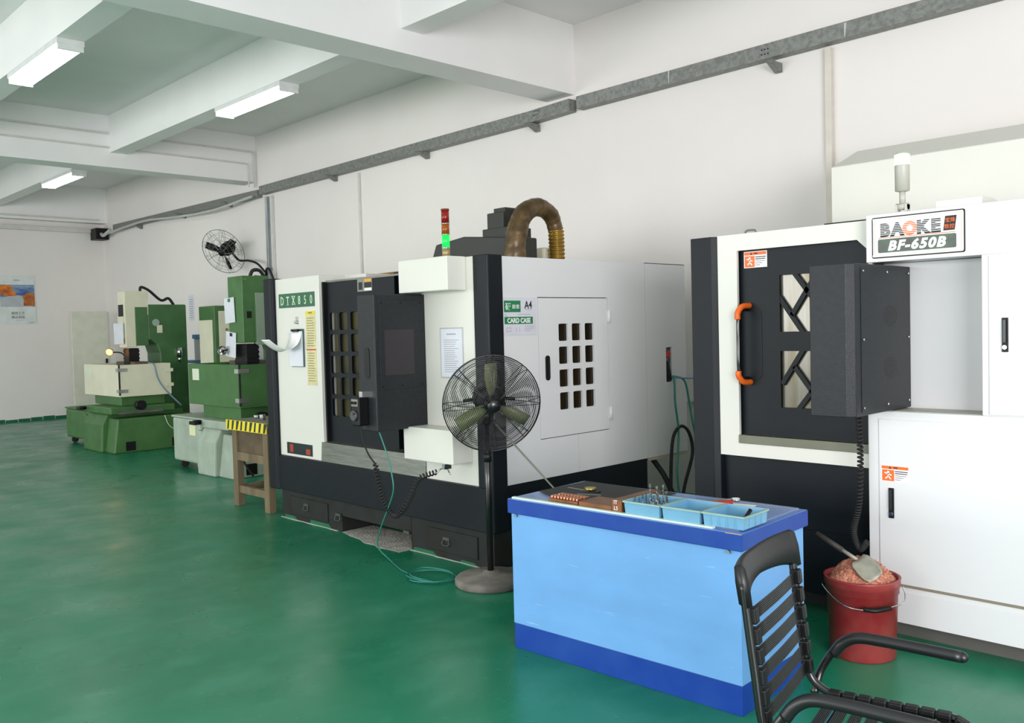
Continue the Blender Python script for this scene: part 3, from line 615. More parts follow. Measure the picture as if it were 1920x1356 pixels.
text_mb(mb,'CARD CASE',fX,4.382,1.696,.046,t0=.0053,depth=.001,align='CENTER',bold=.0014,xs=.93); mb.build('white_lettering',PAPER,t)
mb=MB(); text_mb(mb,'A4',fX,4.478,1.795,.075,t0=.0041,depth=.001,align='CENTER',xs=.85,bold=.0015)
mb.build('size_lettering',INK,t)
mb=MB()
for z,a,b in ((1.755,4.245,4.262),(1.742,4.245,4.268),(1.752,4.37,4.5),(1.67,4.44,4.53),(1.655,4.44,4.53),(1.64,4.43,4.5),(1.785,4.45,4.51),(1.66,4.26,4.30),(1.635,4.26,4.30)): mb.box(Xs+.004,Xs+.005,a,b,z,z+.003)
for y in (4.26,4.30,4.355,4.385): mb.box(Xs+.004,Xs+.005,y,y+.0025,1.635,1.663)
mb.build('fine_print',INKG,t)
t=thing('clipboard','clipboard with curled white papers hanging on the left panel of the DTX850 machine','clipboard',(-6.87,Yf,1.35))
bx('board',mat('board_dark_green','1f4f44',.4),t,-6.975,-6.77,Yf-.012,Yf-.006,1.37,1.70)
bx('papers',PAPERB,t,-7.0,-6.78,Yf-.018,Yf-.012,1.375,1.68)
MB().box(-6.93,-6.83,Yf-.028,Yf-.018,1.675,1.70).cyl((-6.93,Yf-.03,1.69),(-6.83,Yf-.03,1.69),.008,n=8).build('clip',BLACKM,t)
MB().cyl((-6.875,Yf,1.76),(-6.875,Yf-.03,1.76),.012,n=12).box(-6.9,-6.85,Yf-.004,Yf,1.74,1.81).build('hook',CHROME,t)
# curled sheet
prof=catmull([Vector(v) for v in ((0,-.018,1.672),(-.004,-.03,1.62),(-.012,-.06,1.565),(-.03,-.11,1.53),(-.05,-.17,1.54),(-.07,-.235,1.575),(-.085,-.29,1.615))],False,4)
vs=[];fs=[]; nn=len(prof)-1
for i,p in enumerate(prof):
    wl_=.20-.10*(i/nn)**1.5
    for k in range(4): vs.append((-6.785+p.x-wl_*k/3,Yf+p.y+.012*math.sin(k*1.3+i*.3)*(i/nn),p.z-.05*(k/3)*(i/nn)*(1-i/nn)*2))
for i in range(nn):
    for k in range(3): o=i*4+k; fs.append((o,o+1,o+5,o+4))
cp=MB().add(vs,fs,True).build('curled_sheet',PAPER,t); so=cp.modifiers.new('s','SOLIDIFY'); so.thickness=.001
# handwheel pendant and its coiled cord
t=thing('handwheel_pendant','black handwheel pendant clipped to the console of the DTX850 machine, coiled cord hanging below','pendant',(-5.24,3.6,1.0))
bx('body',BLACK,t,-5.285,-5.20,3.55,3.637,1.0,1.20,bev=.01)
bx('switch_plate',mat('pendant_grey','7d7d76',.4),t,-5.28,-5.205,3.545,3.55,1.14,1.19)
MB().cyl((-5.243,3.55,1.075),(-5.243,3.53,1.075),.035,n=24).cyl((-5.228,3.53,1.09),(-5.228,3.51,1.09),.008,n=8).build('handwheel',mat('handwheel_grey','4a4c4e',.3),t)
for k in (0,1): MB().cyl((-5.262+.04*k,3.545,1.165),(-5.262+.04*k,3.525,1.165),.01,n=12).build('knob',BLACK,t)
bx('bracket',CHROME,t,-5.26,-5.22,3.6,3.64,1.2,1.24)
def coil(path,rad,wire,turns,n=6):
    P=catmull([Vector(p) for p in path],False,40); m=len(P); out=[]; up=Vector((0,1,0))
    L_=turns*10
    for i in range(L_+1):
        x=i/L_*(m-1); k=min(int(x),m-2); p=P[k].lerp(P[k+1],x-k); d=(P[min(k+2,m-1)]-P[max(k-1,0)]).normalized()
        a=d.cross(up).normalized(); b=d.cross(a); ang=2*PI*turns*i/L_
        out.append(p+(a*math.cos(ang)+b*math.sin(ang))*rad)
    return MB().tube(out,wire,n=n,smoothpath=False)
mb=MB().tube([(-5.25,3.6,1.0),(-5.25,3.62,.88),(-5.24,3.65,.79),(-5.22,3.69,.72)],.006,n=6)
mb.build('straight_cord',RUB,t)
coil([(-5.22,3.69,.72),(-5.185,3.7,.58),(-5.13,3.7,.46),(-5.04,3.7,.375),(-4.96,3.71,.40),(-4.88,3.74,.52),(-4.83,3.78,.64),(-4.72,3.84,.69)],.015,.0058,40,8).build('coiled_cord',RUB,t)
MB().tube([(-4.72,3.84,.68),(-4.71,3.88,.71),(-4.73,3.94,.70),(-4.70,3.95,.66)],.005,n=6).box(-4.73,-4.70,3.9,3.96,.70,.735).build('cord_plug',CHROME,t)
# air hose
FC=Vector((-4.24,3.88,0))
pts=[(-5.115,3.66,.957),(-5.06,3.68,.8),(-5.01,3.68,.66),(-5.0,3.68,.55),(-5.08,3.69,.42),(-5.22,3.72,.25),(-5.32,3.76,.1),(-5.22,3.78,.02),(-4.95,3.68,.012)]
for k in range(17):
    a=PI*1.15+k*2*PI/7.6; g_=1+.08*math.sin(k*1.9); pts.append((-4.63+.17*g_*math.cos(a)+.015*math.sin(k*2.1),3.70+.14*g_*math.sin(a),.012+.0012*k))
pts+=[(-4.5,3.62,.02),(-4.46,3.72,.012)]
tag(MB().tube(pts,.005,n=6,sub=6).build('air_hose',TEAL),'thin teal air hose dropping from the DTX850 console and coiled on the floor','hose')
# broken concrete under the gap
mb=MB(); pr=[(-6.28,4.09),(-6.1,4.05),(-5.95,4.035),(-5.82,3.985),(-5.7,4.0),(-5.62,3.965),(-5.5,3.985),(-5.37,3.99),(-5.365,4.11),(-5.37,4.4),(-6.29,4.4)]
tag(mb.prism(pr,'z',.0005,.004).build('concrete_patch',CONC),'rough bare concrete patch on the floor under the DTX850 machine','patch')
for x0,x1,lb in ((-7.27,-6.35,'left'),(-5.36,-4.5,'right')):
    mb=MB(); xs_=[x0+(x1-x0)*k/16 for k in range(17)]
    mb.prism([(x,4.098) for x in xs_]+[(x,4.083+random.uniform(-.006,.008)) for x in xs_[::-1]],'z',.0005,.003)
    tag(mb.build('chipped_paint_line',mat('chipped_floor_white','c9c8be',.8)),'thin pale line of chipped floor paint along the '+lb+' part of the DTX850 machine base','paint line')
# cables at back cabinet
tag(MB().tube([(-4.42,6.19,1.22),(-4.37,6.13,1.16),(-4.36,6.12,1.0),(-4.36,6.16,.75),(-4.34,6.1,.45),(-4.33,6.12,.2),(-4.3,6.15,.03)],.009,n=8).tube([(-4.42,6.18,1.22),(-4.37,6.27,1.18),(-4.36,6.32,1.0),(-4.34,6.36,.75),(-4.3,6.42,.55),(-4.1,6.55,.3),(-3.9,6.6,.2)],.009,n=8).build('air_hose',TEAL),'teal hose looped over the plug on the back cabinet of the DTX850 machine','hose')
tag(MB().tube([(-4.36,6.05,.015),(-4.37,6.05,.2),(-4.37,6.06,.5),(-4.37,6.10,.72),(-4.36,6.2,.8),(-4.35,6.30,.73),(-4.35,6.34,.55),(-4.35,6.22,.3),(-4.34,6.15,.1),(-4.3,6.1,.015)],.014,n=8).build('power_cable',RUB),'black power cable standing in a loop behind the DTX850 machine','cable')
tag(MB().tube([(-4.5,5.98,.54),(-4.42,6.03,.40),(-4.38,6.09,.24),(-4.36,6.12,.18)],.022,n=8).build('cable_conduit',RUB),'thick black cable end coming out under the back cabinet','cable')
tag(MB().tube([(-4.43,6.17,1.21),(-4.3,6.3,1.20),(-4.1,6.5,1.22),(-3.6,6.9,1.3),(-3.45,7.2,1.32)],.006,n=6).build('signal_cable',mat('blue_cable','5a7fb8',.4)),'thin blue cable running from the back cabinet toward the right-hand machine','cable')
# ---------------------------------------------------------------- standing fan
cF=FC+Vector((.065,-.01,1.18)); nF=Vector((.226,-.15,-.045))
t=thing('pedestal_fan','black pedestal fan with a round base between the blue desk and the DTX850 machine','fan',tuple(FC))
MB().lathe([(.001,.0),(.225,.0),(.235,.01),(.235,.04),(.22,.055),(.06,.07),(.045,.09),(.001,.09)],FC,40).build('base',mat('worn_cast_base','7d7770',.7,var=.25,scale=7,bump=.3),t)
MB().cyl(FC+Vector((0,0,.05)),FC+Vector((0,0,1.12)),.021,n=16).build('pole',BLACKM,t)
MB().cyl(FC+Vector((0,0,.80)),FC+Vector((0,0,.86)),.027,n=16).build('collar',BLACK,t)
MB().tube([FC+Vector((0,0,1.05)),FC+Vector((.01,.0,1.12)),cF-nF.normalized()*.14],.03,n=10).build('yoke',BLACK,t)
P_,n_,sd_,up_=fan_geo(t,cF,nF,.316,.17,26,8,.0019,mat('olive_blade','747c58',.4),BLACKM,BLACK,3,R(92),.045,.1,.14)
for s in (-1,1): MB().tube([P_(0,.11*s,-.12),P_(0,.17*s,-.1)],.012,n=8,smoothpath=False).build('tilt_knob',BLACK,t)
mb=MB(); fb=lambda a,b,t_:cF+sd_*a+up_*b+n_*(.16*.52+t_)
mb2=MB()
for a,b in ((-.012,.009),(.004,.009),(-.012,0),(.004,0),(-.009,-.009),(.005,-.009)): mb2.add([fb(a,b,.001),fb(a+.009,b,.001),fb(a+.009,b+.005,.001),fb(a,b+.005,.001),fb(a,b,.002),fb(a+.009,b,.002),fb(a+.009,b+.005,.002),fb(a,b+.005,.002)],[(0,1,2,3),(4,5,6,7),(0,1,5,4),(1,2,6,5),(2,3,7,6),(3,0,4,7)])
mb2.build('badge_mark',PAPER,t)
MB().tube([FC+Vector((.03,.03,1.06)),(-3.82,4.05,.65),(-3.7,4.1,.5)],.006,n=6,smoothpath=False).build('power_cord',mat('grey_cord','6f7268',.5),t)
# ---------------------------------------------------------------- blue desk
D0=Vector((-3.31,3.165,0)); DA=R(2.6)
def DL(x,y,z=0): return D0+Vector((x*math.cos(DA)-y*math.sin(DA),x*math.sin(DA)+y*math.cos(DA),z))
t=thing('desk','light blue boxy desk with royal blue top edge and plinth','desk',D0,rotz=DA,local=True)
bx('body',BLUEL,t,.01,1.32,.01,.60,.13,.715,bev=.003)
bx('plinth',BLUED,t,.012,1.318,.012,.598,0,.13,bev=.002)
bx('top_band',BLUED,t,-.002,1.338,-.006,.615,.705,.778,bev=.004)
bx('desktop',BLUEG,t,0,1.335,-.004,.612,.778,.780)
bx('chipped_edge',mat('chipboard_edge','b79a78',.8),t,1.26,1.336,-.0075,-.0055,.7765,.7795)
for x in (.05,1.27): MB().cyl((x,.012,.695),(x,-.004,.695),.007,n=10).build('screw',STEEL,t)
GL=mat('sheet_glass_edge','c4d2ee',.06,var=.02,trans=.0,alpha=.22)
t=thing('glass_sheet','sheet of clear glass with pale green edge lying on the blue desk top','glass',DL(0,0,.7805),rotz=DA,local=True)
bx('pane',GL,t,.02,1.30,.035,.60,0,.006)
bx('polished_edge',mat('pale_green_glass_edge','cfe4d8',.25),t,.015,1.19,.012,.035,0,.008,label='pale green front edge')
ZT=.7875
def dthing(name,label,cat,x,y,z=ZT,rz=0,group=None): return thing(name,label,cat,DL(x,y,z),rotz=DA+R(rz),local=True,group=group)
t=dthing('rubber_mat','black mat lying over the left back of the desk top','mat',.03,.12)
MB().prism([(0,.09),(.02,.47),(.62,.45),(.60,.10),(.36,.04),(.1,.04)],'z',0,.003).build('sheet',mat('mat_black','303030',.75,var=.1),t)
t=dthing('copper_electrode','copper electrode block with two rows of bright copper teeth on the desk','electrode',.235,.045)
bx('block',COPPER,t,0,.19,0,.12,0,.014,bev=.002)
mb=MB()
for rI in range(2):
    for k in range(9): mb.box(.008+k*.02,.020+k*.02,.012+.055*rI,.05+.055*rI,.014,.027)
mb.build('teeth',COPPERB,t,.002)
t=dthing('copper_plate','flat copper bar beside the toothed electrode on the desk','bar',.435,.04); bx('bar',COPPER,t,0,.20,0,.16,0,.021,bev=.002)
t=dthing('copper_block','tall copper block with white scribbled numbers next to the blue trays','block',.643,.03)
cb=bx('bar',COPPER,t,0,.058,0,.33,0,.056,bev=.002)
mb=MB(); text_mb(mb,'IT',lambda a,b,tt:Vector((a,-tt,b)),.012,.036,.026,depth=.001,t0=.0005); text_mb(mb,'LS',lambda a,b,tt:Vector((a,-tt,b)),.012,.008,.026,depth=.001,t0=.0005); mb.build('chalk_marks',PAPER,t)
BAS=mat('pale_blue_plastic','6fa6c6',.4,var=.08)
def basket(x,label,ribs):
    t=dthing('parts_tray',label,'tray',x,.03,group='blue plastic trays on the desk')
    W,Dp,H,k=.194,.21,.056,.004; mb=MB()
    # tapered walls
    o=[(k,k),(W-k,k),(W-k,Dp-k),(k,Dp-k)]; O=[(0,0),(W,0),(W,Dp),(0,Dp)]; i_=[(k+.004,k+.004),(W-k-.004,k+.004),(W-k-.004,Dp-k-.004),(k+.004,Dp-k-.004)]; I=[(.004,.004),(W-.004,.004),(W-.004,Dp-.004),(.004,Dp-.004)]
    vs=[(a,b,0) for a,b in o]+[(a,b,H) for a,b in O]+[(a,b,H) for a,b in I]+[(a,b,.004) for a,b in i_]
    fs=[(0,3,2,1),(12,13,14,15)]
    for j in range(4):
        q_=(j+1)%4; fs+=[(j,q_,4+q_,4+j),(4+j,4+q_,8+q_,8+j),(8+j,8+q_,12+q_,12+j)]
    mb.add(vs,fs); 
    if ribs:
        for j in range(1,5): mb.box(j*W/5-.002,j*W/5+.002,-.001,.006,.004,H-.004)
        for j in range(1,4): mb.box(W-.006,W+.001,j*Dp/4-.002,j*Dp/4+.002,.004,H-.004)
    mb.build('bin',BAS,t)
    MB().box(-.006,W+.006,-.006,0,H-.006,H+.002).box(-.006,W+.006,Dp,Dp+.006,H-.006,H+.002).box(-.006,0,0,Dp,H-.006,H+.002).box(W,W+.006,0,Dp,H-.006,H+.002).build('rim',mat('tray_rim_green_grey','93b0a6',.5),t,.001)
    return t
basket(.715,'pale blue plastic tray full of milling cutters, next to the copper block',False)
basket(.924,'empty pale blue plastic tray in the middle of the three',False)
basket(1.133,'ribbed pale blue plastic tray holding a black pen, at the right end of the desk',True)
CUT=mat('bright_tool_steel','b9bbbd',.2,1,var=.3,scale=60)
ci=0
for x,y,h,rr in ((.70,.06,.085,.003),(.715,.1,.088,.003),(.73,.05,.075,.003),(.745,.12,.135,.004),(.755,.07,.095,.004),(.77,.05,.08,.003),(.775,.13,.125,.006),(.79,.06,.10,.005),(.79,.16,.13,.005),(.80,.1,.098,.006),(.81,.05,.095,.006),(.82,.14,.1,.005),(.835,.06,.085,.006),(.85,.1,.085,.006),(.862,.05,.088,.005)):
    ci+=1
    t=dthing('end_mill',('tallest thin drill standing in the tray of cutters' if h==.135 else 'tall thick cutter standing in the tray of cutters, nearer the front rim' if h==.125 else 'tall cutter standing in the middle of the tray of cutters' if h==.13 else 'short steel end mill standing in the tray among taller cutters'),'cutting tool',x+.035,y+.03,ZT+.005,group='cutters standing in the first blue tray')
    h*=.88; MB().cyl((0,0,0),(0,0,h*.6),rr,n=10).build('shank',CUT,t)
    mb=MB(); 
    for k in range(6):
        M=Matrix.Translation((0,0,h*.6+h*.4*k/6))@Matrix.Rotation(k*.9,4,'Z'); mb.box(-rr*.8,rr*.8,-rr*.45,rr*.45,0,h*.4/6,M)
    mb.build('flute',CUT,t)
t=dthing('pen_cap','black marker pen leaning in the ribbed blue tray','pen',1.30,.09,ZT+.05); MB().cyl((0,-.03,-.03),(.012,.03,.022),.0085,n=14).build('barrel',BLACK,t); MB().cyl((-.001,-.032,-.033),(0,-.03,-.03),.005,n=10).build('tip',SIGNG,t)
t=dthing('steel_ruler','thin steel scraper lying on the black mat','ruler',.10,.36,ZT+.004,rz=-6); bx('blade',STEEL,t,0,.20,0,.016,0,.002); bx('grip',BLACK,t,.16,.23,-.003,.019,0,.006,bev=.002)
t=dthing('brass_disc','small round brass disc lying on the scraper on the black mat','disc',.26,.355,ZT+.011); MB().cyl((0,0,0),(0,0,.012),.03,n=24).build('disc',mat('brass','c8b060',.25,.9),t)
t=dthing('steel_strip','short steel strip lying on the front of the black mat','strip',.26,.24,ZT+.004,rz=20); bx('blade',STEEL,t,0,.13,0,.016,0,.002,bev=.0005)
t=dthing('snap_knife','long blue and steel knife lying behind the middle tray','knife',.80,.30,ZT,rz=52); bx('handle',mat('knife_blue','2f5fb0',.4),t,0,.2,0,.022,0,.012,bev=.003); bx('blade_channel',STEEL,t,0,.32,.022,.03,0,.012,bev=.001); MB().cyl((.33,.015,0),(.33,.015,.014),.02,n=16).build('end_ring',CHROME,t)
t=dthing('red_marker','red pen lying beside the sheet of white paper on the desk','pen',.90,.36,ZT,rz=52); MB().cyl((0,0,.009),(.18,0,.009),.009,n=12).build('barrel',REDP,t); MB().cyl((-.03,0,.009),(0,0,.009),.007,n=12).build('cap',mat('dark_red','6a1414'),t)
t=dthing('paper_sheet','blank white sheet of paper lying behind the blue trays','paper',1.0,.29,ZT,rz=10); bx('sheet',PAPER,t,-.07,.16,0,.22,0,.0012)
# ---------------------------------------------------------------- right-hand machine BF-650B
Yd=4.62; Yc=4.55
t=thing('machining_center','tall white and charcoal machining center with the BF-650B sign, at the right edge','machine',(-2.0,5.6,0)); M3=t
MB().prism([(-3.135,Yd-.03),(-2.995,Yd-.03),(-2.965,Yd),(-2.965,5.0),(-3.135,5.0)],'z',.02,2.172).build('corner_post',DARK,t,.004)
fd=plane_map('y',Yd+.02)
plate(MB(),fd,[(-2.965,.868),(-2.03,.868),(-2.03,2.175),(-2.965,2.175)],[[(-2.835,.995),(-2.05,.995),(-2.05,2.02),(-2.11,2.078),(-2.835,2.078)]],depth=.02).build('front_frame',WHITE,t)
bx('door_sill',mat('olive_grey_sill','6f7160',.45),t,-2.835,-2.05,Yd-.01,Yd+.05,.945,.995,bev=.003)
bx('side_body',WHITE,t,-3.1,-2.03,4.9,6.3,.3,2.17,bev=.006)
bx('roof_panel',WHITE,t,-2.96,-2.03,Yd+.03,4.95,2.15,2.17)
wx0,wx1=-2.585,-2.30
uz0,uz1,lz0,lz1=1.598,1.922,1.163,1.488
dr=plate(MB(),plane_map('y',Yd+.06),[(-2.85,.95),(-2.0,.95),(-2.0,2.1),(-2.85,2.1)],[[(wx0,uz0),(wx1,uz0),(wx1,uz1),(wx0,uz1)],[(wx0,lz0),(wx1,lz0),(wx1,lz1),(wx0,lz1)]],depth=.02).build('sliding_door',DARK,t)
bx('window_pane',SILVG,dr,wx0-.02,wx1+.02,Yd+.062,Yd+.066,lz0-.02,uz1+.02)
def bar(mb,x0,z0,x1,z1,wd=.027):
    d=Vector((x1-x0,0,z1-z0)).normalized(); nn_=Vector((-d.z,0,d.x))*wd/2
    A,B=Vector((x0,0,z0)),Vector((x1,0,z1)); pts=[]
    pp=[A-nn_,B-nn_,B+nn_,A+nn_]; mb.prism([(p.x,p.z) for p in pp],'y',Yd+.043,Yd+.058)
k=.00103; mb=MB()
for a,b,c,d in ((600,330,760,555),(740,320,585,565),(510,455,650,665)): bar(mb,wx0+(a-520)*k*1.05,uz1-(b-340)*k,wx0+(c-520)*k*1.05,uz1-(d-340)*k)
for a,b,c,d in ((645,755,525,945),(595,845,760,1075),(760,890,610,1090)): bar(mb,wx0+(a-520)*k*1.05,lz1-(b-760)*k,wx0+(c-520)*k*1.05,lz1-(d-760)*k)
mb.build('window_lattice',DARK,dr)
hd=MB().tube([(-2.80,Yd+.04,1.735),(-2.80,Yd-.03,1.725),(-2.80,Yd-.05,1.66),(-2.80,Yd-.05,1.53),(-2.80,Yd-.05,1.40),(-2.80,Yd-.03,1.335),(-2.80,Yd+.04,1.325)],.013,n=14).build('grab_handle',mat('glossy_black','0d0d0f',.15),dr)
MB().tube([(-2.775,Yd+.04,1.755),(-2.79,Yd-.02,1.75),(-2.80,Yd-.055,1.715),(-2.80,Yd-.057,1.675)],.017,n=12).build('orange_end',ORANGE,hd); MB().tube([(-2.775,Yd+.04,1.305),(-2.79,Yd-.02,1.31),(-2.80,Yd-.055,1.345),(-2.80,Yd-.057,1.375)],.017,n=12).build('orange_end',ORANGE,hd)
plate(MB(),plane_map('y',Yd+.04),rrect(-2.80,-2.70,1.32,1.74,.045,6),depth=.002).build('handle_recess',DARK,dr)
def warn(par,x0,z0,w_,h_,y,tilt):
    s=bx('warning_label',PAPER,par,x0,x0+w_,y-.002,y,z0,z0+h_)
    MB().box(x0+.004,x0+w_-.004,y-.003,y-.002,z0+h_*.77,z0+h_-.004).box(x0+.006,x0+w_*.47,y-.003,y-.002,z0+.004,z0+h_*.72).build('orange_field',ORANGE,s)
    mb=MB(); cx=x0+w_*.26; cz=z0+h_*.38
    mb.cyl((cx,y-.003,cz+h_*.2),(cx,y-.004,cz+h_*.2),h_*.07,n=10)
    for a,b,c,d in ((0,.14,.0,-.05),(0,.1,-.13,.16),(0,.1,.12,.02),(0,-.05,-.1,-.2),(0,-.05,.1,-.22)):
        A=Vector((cx+a*w_,cz+b*h_)); B=Vector((cx+c*w_,cz+d*h_)); dd=(B-A).normalized(); nq=Vector((-dd.y,dd.x))*h_*.035
        mb.prism([tuple(A-nq),tuple(B-nq),tuple(B+nq),tuple(A+nq)],'y',y-.004,y-.003)
    mb.build('falling_figure',PAPER,s)
    mb=MB()
    for kk,(a,b) in enumerate(((.5,.95),(.5,.93),(.5,.9),(.5,.8),(.5,.7))): mb.box(x0+a*w_,x0+b*w_,y-.003,y-.002,z0+h_*(.62-.12*kk),z0+h_*(.62-.12*kk)+h_*(.05 if kk<2 else .025))
    mb.prism([(x0+w_*.28,z0+h_*.8),(x0+w_*.38,z0+h_*.8),(x0+w_*.33,z0+h_*.93)],'y',y-.004,y-.003); mb.box(x0+w_*.45,x0+w_*.6,y-.004,y-.003,z0+h_*.83,z0+h_*.9)
    mb.build('label_text',INK,s)
warn(dr,-2.81,1.975,.15,.095,Yd+.04,0)
bx('lower_front',DARK,t,-2.965,-2.03,Yd+.04,5.0,.12,.868,bev=.004)
bx('lower_seam',BLACK,t,-2.96,-2.04,Yd+.038,Yd+.04,.478,.484)
bx('base',mat('base_black','1f2224',.6),t,-3.0,-2.03,4.85,6.2,0,.3)
# cabinet with niche
mb=MB().box(-2.03,-1.95+1.0,Yc,6.2,.10,1.183).box(-2.03,-.95,Yc,6.2,1.948,2.192).box(-1.476,-.95,Yc,6.2,1.183,1.948).box(-2.03,-1.476,4.76,6.2,1.183,1.948)
mb.build('control_cabinet',WHITE2,t,.004)
bx('niche_floor',mat('pale_grey_ledge','b9b9ae',.5),t,-2.02,-1.478,4.56,4.757,1.1835,1.186)
fc=plane_map('y',Yc)
ld=bx('lower_door',WHITE2,t,-1.972,-.96,Yc-.006,Yc,.30,1.143,bev=.002); ud=bx('upper_door',WHITE2,t,-1.443,-.96,Yc-.006,Yc,1.19,1.943,bev=.002)
bx('kick_panel',WHITE2,t,-1.99,-.96,Yc-.005,Yc,.10,.262,bev=.002)
bx('door_gap',mat('gap_brown','8a7f70',.8),t,-1.98,-.96,Yc-.001,Yc+.001,.285,.299)
bx('plinth',mat('dusty_grey_plinth','5c5a56',.8),t,-1.98,-.96,4.66,6.1,0,.1)
def latch(par,x,z0,z1,wd=.026):
    l=plate(MB(),plane_map('y',Yc-.006),rrect(x-wd/2,x+wd/2,z0,z1,.002),depth=.006).build('lever_latch',BLACK,par)
    MB().box(x-.006,x+.006,Yc-.022,Yc-.012,z0+.045,z1-.01).build('lever',mat('latch_grey','2f3133',.3),l); MB().cyl((x,Yc-.012,z0+.022),(x,Yc-.02,z0+.022),.010,n=14).build('keyhole',CHROME,l)
latch(ld,-1.909,.635,.79); latch(ud,-1.372,1.488,1.648)
warn(ld,-1.961,.822,.143,.085,Yc-.006,0)
# console
X3=-1.89
cs=MB().prism([(-2.105,4.08),(-1.925,4.08),(X3,4.115),(X3,4.758),(-2.105,4.758)],'z',1.192,1.925).build('control_console',DARKG,t,.004)
bx('console_back_plate',DARKG,cs,X3,X3+.003,4.17,4.74,1.21,1.905,bev=.001)
mb=MB()
for z in (1.23,1.56,1.89):
    for y in (4.19,4.46,4.72):
        if not (z==1.56 and y==4.46): mb.cyl((X3+.003,y,z),(X3+.008,y,z),.006,n=10)
mb.build('screw',CHROME,cs)
for zc in (1.67,1.41):
    mb=MB()
    for rI in range(1,5):
        for kk in range(rI*8): a=2*PI*kk/(rI*8); mb.cyl((X3+.003,4.50+rI*.019*math.cos(a),zc+rI*.0125*math.sin(a)),(X3+.0035,4.50+rI*.019*math.cos(a),zc+rI*.0125*math.sin(a)),.0035,n=6)
    mb.build('vent_holes',BLACK,cs)
coil([(-2.06,4.5,1.2),(-2.05,4.5,.95),(-2.06,4.5,.7),(-2.09,4.5,.55),(-2.06,4.5,.46),(-2.02,4.5,.5)],.012,.006,60).build('coiled_cord',RUB,t)
# sign
pl=plate(MB(),fc,rrect(-1.997,-1.546,1.967,2.175,.01),depth=.003).build('nameplate',BLACK,t)
plate(MB(),fc,rrect(-1.991,-1.552,1.973,2.169,.008),depth=.002,t0=.003).build('plate_face',PAPER,pl)
plate(MB(),fc,rrect(-1.982,-1.561,1.982,2.160,.01),[rrect(-1.9805,-1.5625,1.9835,2.1585,.009)],depth=.001,t0=.005).build('thin_orange_border',mat('border_salmon','f0a890'),pl)
plate(MB(),fc,rrect(-1.965,-1.585,1.993,2.062,.008),depth=.001,t0=.005).build('green_band',mat('sign_band_green','33543a',.3,var=.25,scale=12,col2='222c28'),pl)
mb=MB(); text_mb(mb,'BF-650B',fc,-1.777,2.004,.066,depth=.001,t0=.006,align='CENTER',shear=.25,bold=.0032,xs=1.06,spacing=1.18); mb.build('model_lettering',PAPER,pl)
bx('orange_rule',ORANGE,pl,-1.965,-1.59,Yc-.006,Yc-.005,2.067,2.070)
mb=MB(); tx=-1.957
for ch,wd in (('B',.06),('A',.06),('O',.06),('K',.06),('E',.06)):
    m_=MB(); text_mb(m_,ch,fc,tx+.028,2.078,.084,depth=.001,t0=.005,align='CENTER',xs=1.0,bold=.006)
    m_.build('brand_lettering',ORANGE if ch=='O' else INK,pl,label='orange letter O' if ch=='O' else None)
    tx+=.062
mb=MB()
for k_ in range(8): mb.box(-1.967,-1.652,Yc-.0072,Yc-.0062,2.0815+k_*.0085,2.0845+k_*.0085)
mb.build('white_stripe',PAPER,pl)
plate(MB(),fc,[(-1.645,2.078),(-1.592,2.078),(-1.583,2.148),(-1.636,2.148)],depth=.001,t0=.005).build('black_badge',INK,pl)
mb=MB(); text_mb(mb,'宝烽',fc,-1.637,2.119,.024,depth=.001,t0=.006); text_mb(mb,'数控',fc,-1.640,2.088,.024,depth=.001,t0=.006); mb.build('orange_characters',ORANGE,pl)
for x in (-1.986,-1.557):
    for z in (1.979,2.163): MB().cyl((x,Yc-.005,z),(x,Yc-.008,z),.005,n=10).build('rivet',CHROME,pl)
# signal lamp
GRY=mat('lamp_grey_plastic','b9b7ae',.4)
lx,ly=-1.87,4.62
sl=MB().box(lx-.03,lx-.018,ly-.02,ly+.02,2.192,2.235).box(lx+.018,lx+.03,ly-.02,ly+.02,2.192,2.235).cyl((lx-.03,ly,2.225),(lx+.03,ly,2.225),.018,n=16).box(lx-.03,lx+.03,ly-.025,ly+.025,2.192,2.198).build('signal_lamp_bracket',GRY,t)
MB().cyl((lx,ly,2.24),(lx,ly,2.30),.015,n=16).lathe([(.018,2.30),(.035,2.305),(.036,2.43),(.036,2.435)],(lx,ly,0),24).build('lamp_body',GRY,sl)
MB().cyl((lx,ly,2.435),(lx,ly,2.487),.036,n=24).build('lens',mat('lit_white_green_lens','eaffd8',.3,emit='e8ffc8',es=2.0),sl); MB().cyl((lx,ly,2.487),(lx,ly,2.497),.036,.03,n=24).build('cap',mat('cap_clear','b7bfa8',.3),sl)
MB().prism([(4.70,2.192),(5.2,2.192),(5.2,2.205),(4.85,2.25),(4.70,2.245)],'x',-1.74,-1.52).build('top_duct',WHITE,t,.004)
MB().prism([(6.0,2.33),(7.0,2.33),(7.0,2.9),(6.41,2.885),(6.0,2.722)],'x',-2.92,-.6).build('head_enclosure',WHITE,t,.006)
bx('enclosure_base',BLACK,t,-2.95,-.6,5.95,7.0,2.28,2.332)
bx('column_body',DARK,t,-2.8,-.8,6.15,6.95,.05,2.28)
MB().tube([(-2.83,4.7,2.17),(-2.82,4.7,2.195),(-2.79,4.7,2.20),(-2.76,4.7,2.195),(-2.75,4.7,2.17)],.006,n=6).build('lifting_eye',STEEL,t)
